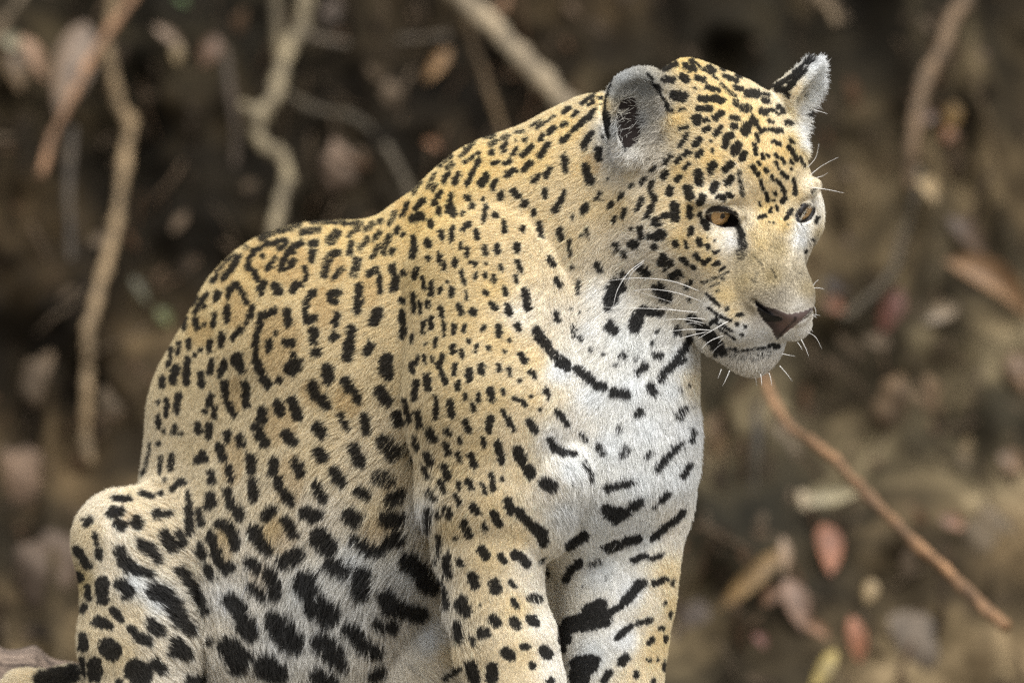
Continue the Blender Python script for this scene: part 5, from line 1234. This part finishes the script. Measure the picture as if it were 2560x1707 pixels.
# --- clods of dried mud
def clod(label, u, v, ru, rv, col, off=0.0, seed=1, name='mud_clod', rough=0.12):
    y = bank_y(u, v) - off
    k = (1 + y / DIST) * S
    c = np.array(W(u, v, y + 0.012 + 0.0004 * min(ru, rv)))
    vs, fs = [], []
    nr, ns = 18, 26
    for i in range(nr + 1):
        th = math.pi * i / nr
        for j in range(ns):
            ph = 2 * math.pi * j / ns
            d = np.array([math.sin(th) * math.cos(ph), math.sin(th) * math.sin(ph), math.cos(th)])
            w_ = 1 + rough * (math.sin(3.1 * d[0] + seed) * math.sin(2.7 * d[2] + 2 * seed) + 0.6 * math.sin(6.3 * d[2] + 4 * d[0] + seed) + 0.35 * math.sin(13 * d[0] - 9 * d[2] + 3 * seed))
            vs.append(c + d * np.array([ru * k, min(ru, rv) * k * 0.8, rv * k]) * w_)
    for i in range(nr):
        for j in range(ns):
            q = i * ns + j; q2 = i * ns + (j + 1) % ns
            fs.append((q, q + ns, q2 + ns, q2))
    col = (int(col[0] * 0.63), int(col[1] * 0.60), int(col[2] * 0.54))
    key = ('clod',) + tuple(col)
    if key not in WM:
        WM[key] = wood_mat('dry_mud_%d' % len(WM), tuple(int(c_ * 0.72) for c_ in col), tuple(min(255, int(c_ * 1.1)) for c_ in col), 16)
    return tag(mesh_obj(name, vs, fs, WM[key]), label, 'mud clod')
clod('large smooth grey mud clod at the foot of the bank beside the yellow leaf', 2310, 1640, 150, 125, (150, 138, 128), 0.03, 1, rough=0.07)
clod('tall greyish clod beside the end of the leaning stick', 2470, 1370, 66, 100, (150, 134, 112), 0.02, 2)
clod('rounded brown clod under the middle of the leaning stick', 2230, 1440, 90, 70, (140, 122, 102), 0.01, 3)
clod('broad grey clod behind the jaguar\'s far foreleg', 1760, 1620, 110, 120, (140, 128, 120), 0.0, 4)
clod('pinkish brown clod at the edge of the picture beyond the knee', 50, 1240, 110, 130, (150, 126, 108), 0.03, 5)
clod('pale upright clod beside the foot of the knobbly root', 110, 960, 58, 80, (160, 138, 112), 0.02, 6)
clod('dusty clod between the knobbly root and the jaguar\'s rump', 285, 1030, 48, 70, (150, 130, 106), 0.02, 7)
clod('grey clod standing behind the jaguar\'s knee', 130, 1440, 90, 110, (126, 108, 94), 0.0, 8)
clod('pale lump of clay beside the bend of the forked root', 850, 420, 46, 60, (168, 146, 130), 0.03, 9)
clod('pale lump of clay near the top beside the forked root', 840, 45, 50, 52, (150, 132, 120), 0.02, 10)
clod('small pale lump of clay between the level root and the bent root', 968, 240, 42, 40, (150, 130, 110), 0.02, 11)
clod('tan clod beside the jaguar\'s white chest', 1790, 1130, 60, 110, (160, 132, 98), 0.02, 12)
clod('tan clod beyond the leaning stick, below the greyish pink leaf', 2270, 1010, 90, 80, (150, 124, 94), 0.02, 13)
clod('olive brown clod above the pale red leaf', 2420, 1180, 80, 90, (140, 120, 86), 0.01, 14)
clod('grey lump below the jaguar\'s chin and above the pale beige leaf', 1950, 1150, 50, 80, (136, 122, 106), 0.0, 15)
clod('dusty pink clod under the dark root and beside the jaguar\'s cheek', 2120, 640, 60, 50, (120, 96, 80), 0.0, 16)

# --- fallen log under the tail
lp = [W(u, v, y) for u, v, y in ((-900, 1840, .42), (-420, 1800, .40), (-60, 1784, .385), (50, 1794, .385), (150, 1836, .39), (300, 1960, .42), (520, 2200, .46), (700, 2400, .5))]
lp = smooth_path(lp, 10)
vs, fs = [], []
lr = [0.064 + 0.004 * math.sin(i * 0.7) for i in range(len(lp))]
vs, fs = tube(lp, lr, 40)
vs = [v_ + (v_ - Vector(lp[min(i // 40, len(lp) - 1)])).normalized() * (0.004 * (fbm(np.array([(i % 40) * 0.5]), np.array([(i // 40) * 0.12]), 77, 3)[0] - 0.5) * 2) for i, v_ in enumerate(vs)]
log_m, n, l, b = new_mat('weathered_log')
tc = n.new('ShaderNodeTexCoord'); mp = n.new('ShaderNodeMapping'); mp.inputs['Scale'].default_value = (1.0, 6, 6)
nz = n.new('ShaderNodeTexNoise'); nz.inputs['Scale'].default_value = 26; nz.inputs['Detail'].default_value = 8; nz.inputs['Roughness'].default_value = 0.7
l.new(tc.outputs['Object'], mp.inputs['Vector']); l.new(mp.outputs[0], nz.inputs['Vector'])
rp = n.new('ShaderNodeValToRGB')
rp.color_ramp.elements[0].position = 0.36; rp.color_ramp.elements[0].color = (*lin((64, 52, 43)), 1)
rp.color_ramp.elements[1].position = 0.62; rp.color_ramp.elements[1].color = (*lin((152, 132, 115)), 1)
bp = n.new('ShaderNodeBump'); bp.inputs['Strength'].default_value = 0.9; bp.inputs['Distance'].default_value = 0.006
l.new(nz.outputs['Fac'], rp.inputs[0]); l.new(rp.outputs[0], b.inputs['Base Color']); l.new(nz.outputs['Fac'], bp.inputs['Height']); l.new(bp.outputs[0], b.inputs['Normal'])
b.inputs['Roughness'].default_value = 0.85
tag(mesh_obj('fallen_log', vs, fs, log_m), 'weathered grey brown log lying under the jaguar\'s tail', 'log')

# --- litter too small and too far to count: twigs, scraps and crumbs over the face of the bank
lv, lf = [], []
rr = random.Random(5)
for i in range(900):
    u = rr.uniform(-250, 2810); v = rr.uniform(-250, 1850)
    y = bank_y(u, v); p = np.array(W(u, v, y - rr.uniform(0.0, 0.012)))
    if rr.random() < 0.55:
        L = rr.uniform(0.012, 0.035); an = rr.uniform(0, 6.28)
        a_ = p; b_ = p + np.array([math.cos(an) * L, rr.uniform(-.01, .01), math.sin(an) * L])
        g_v, g_f = leaf_geo(a_, b_, L * rr.uniform(.3, .55), rr.uniform(.1, .7), rr.uniform(-.5, .5), 4, 2)
    else:
        L = rr.uniform(0.03, 0.11); an = rr.uniform(0.9, 2.2) if rr.random() < .7 else rr.uniform(0, 3.1)
        q = [p + np.array([math.cos(an) * L * t, -0.004 - 0.01 * math.sin(3 * t), math.sin(an) * L * t + 0.006 * math.sin(5 * t + i)]) for t in (-.5, -.17, .17, .5)]
        r_ = rr.uniform(0.0012, 0.0034)
        g_v, g_f = tube(q, [r_, r_ * 1.1, r_, r_ * .7], 5)
    o_ = len(lv)
    lv += [tuple(x_) for x_ in g_v]; lf += [tuple(k_ + o_ for k_ in f_) for f_ in g_f]
lit_m, n, l, b = new_mat('litter')
oi = n.new('ShaderNodeNewGeometry'); rp = n.new('ShaderNodeValToRGB')
for i, (ps, c_) in enumerate(((0.0, (38, 32, 25)), (0.3, (62, 52, 41)), (0.55, (78, 66, 52)), (0.75, (74, 54, 38)), (0.9, (88, 76, 62)))):
    e = rp.color_ramp.elements[i] if i < 2 else rp.color_ramp.elements.new(ps)
    e.position = ps; e.color = (*lin(c_), 1)
l.new(oi.outputs['Random Per Island'], rp.inputs[0]); l.new(rp.outputs[0], b.inputs['Base Color'])
b.inputs['Specular IOR Level'].default_value = 0.1
b.inputs['Roughness'].default_value = 0.8
tag(mesh_obj('leaf_litter', lv, lf, lit_m), 'brown crumbs of dead leaves and twigs scattered over the bank', 'litter', kind='stuff')
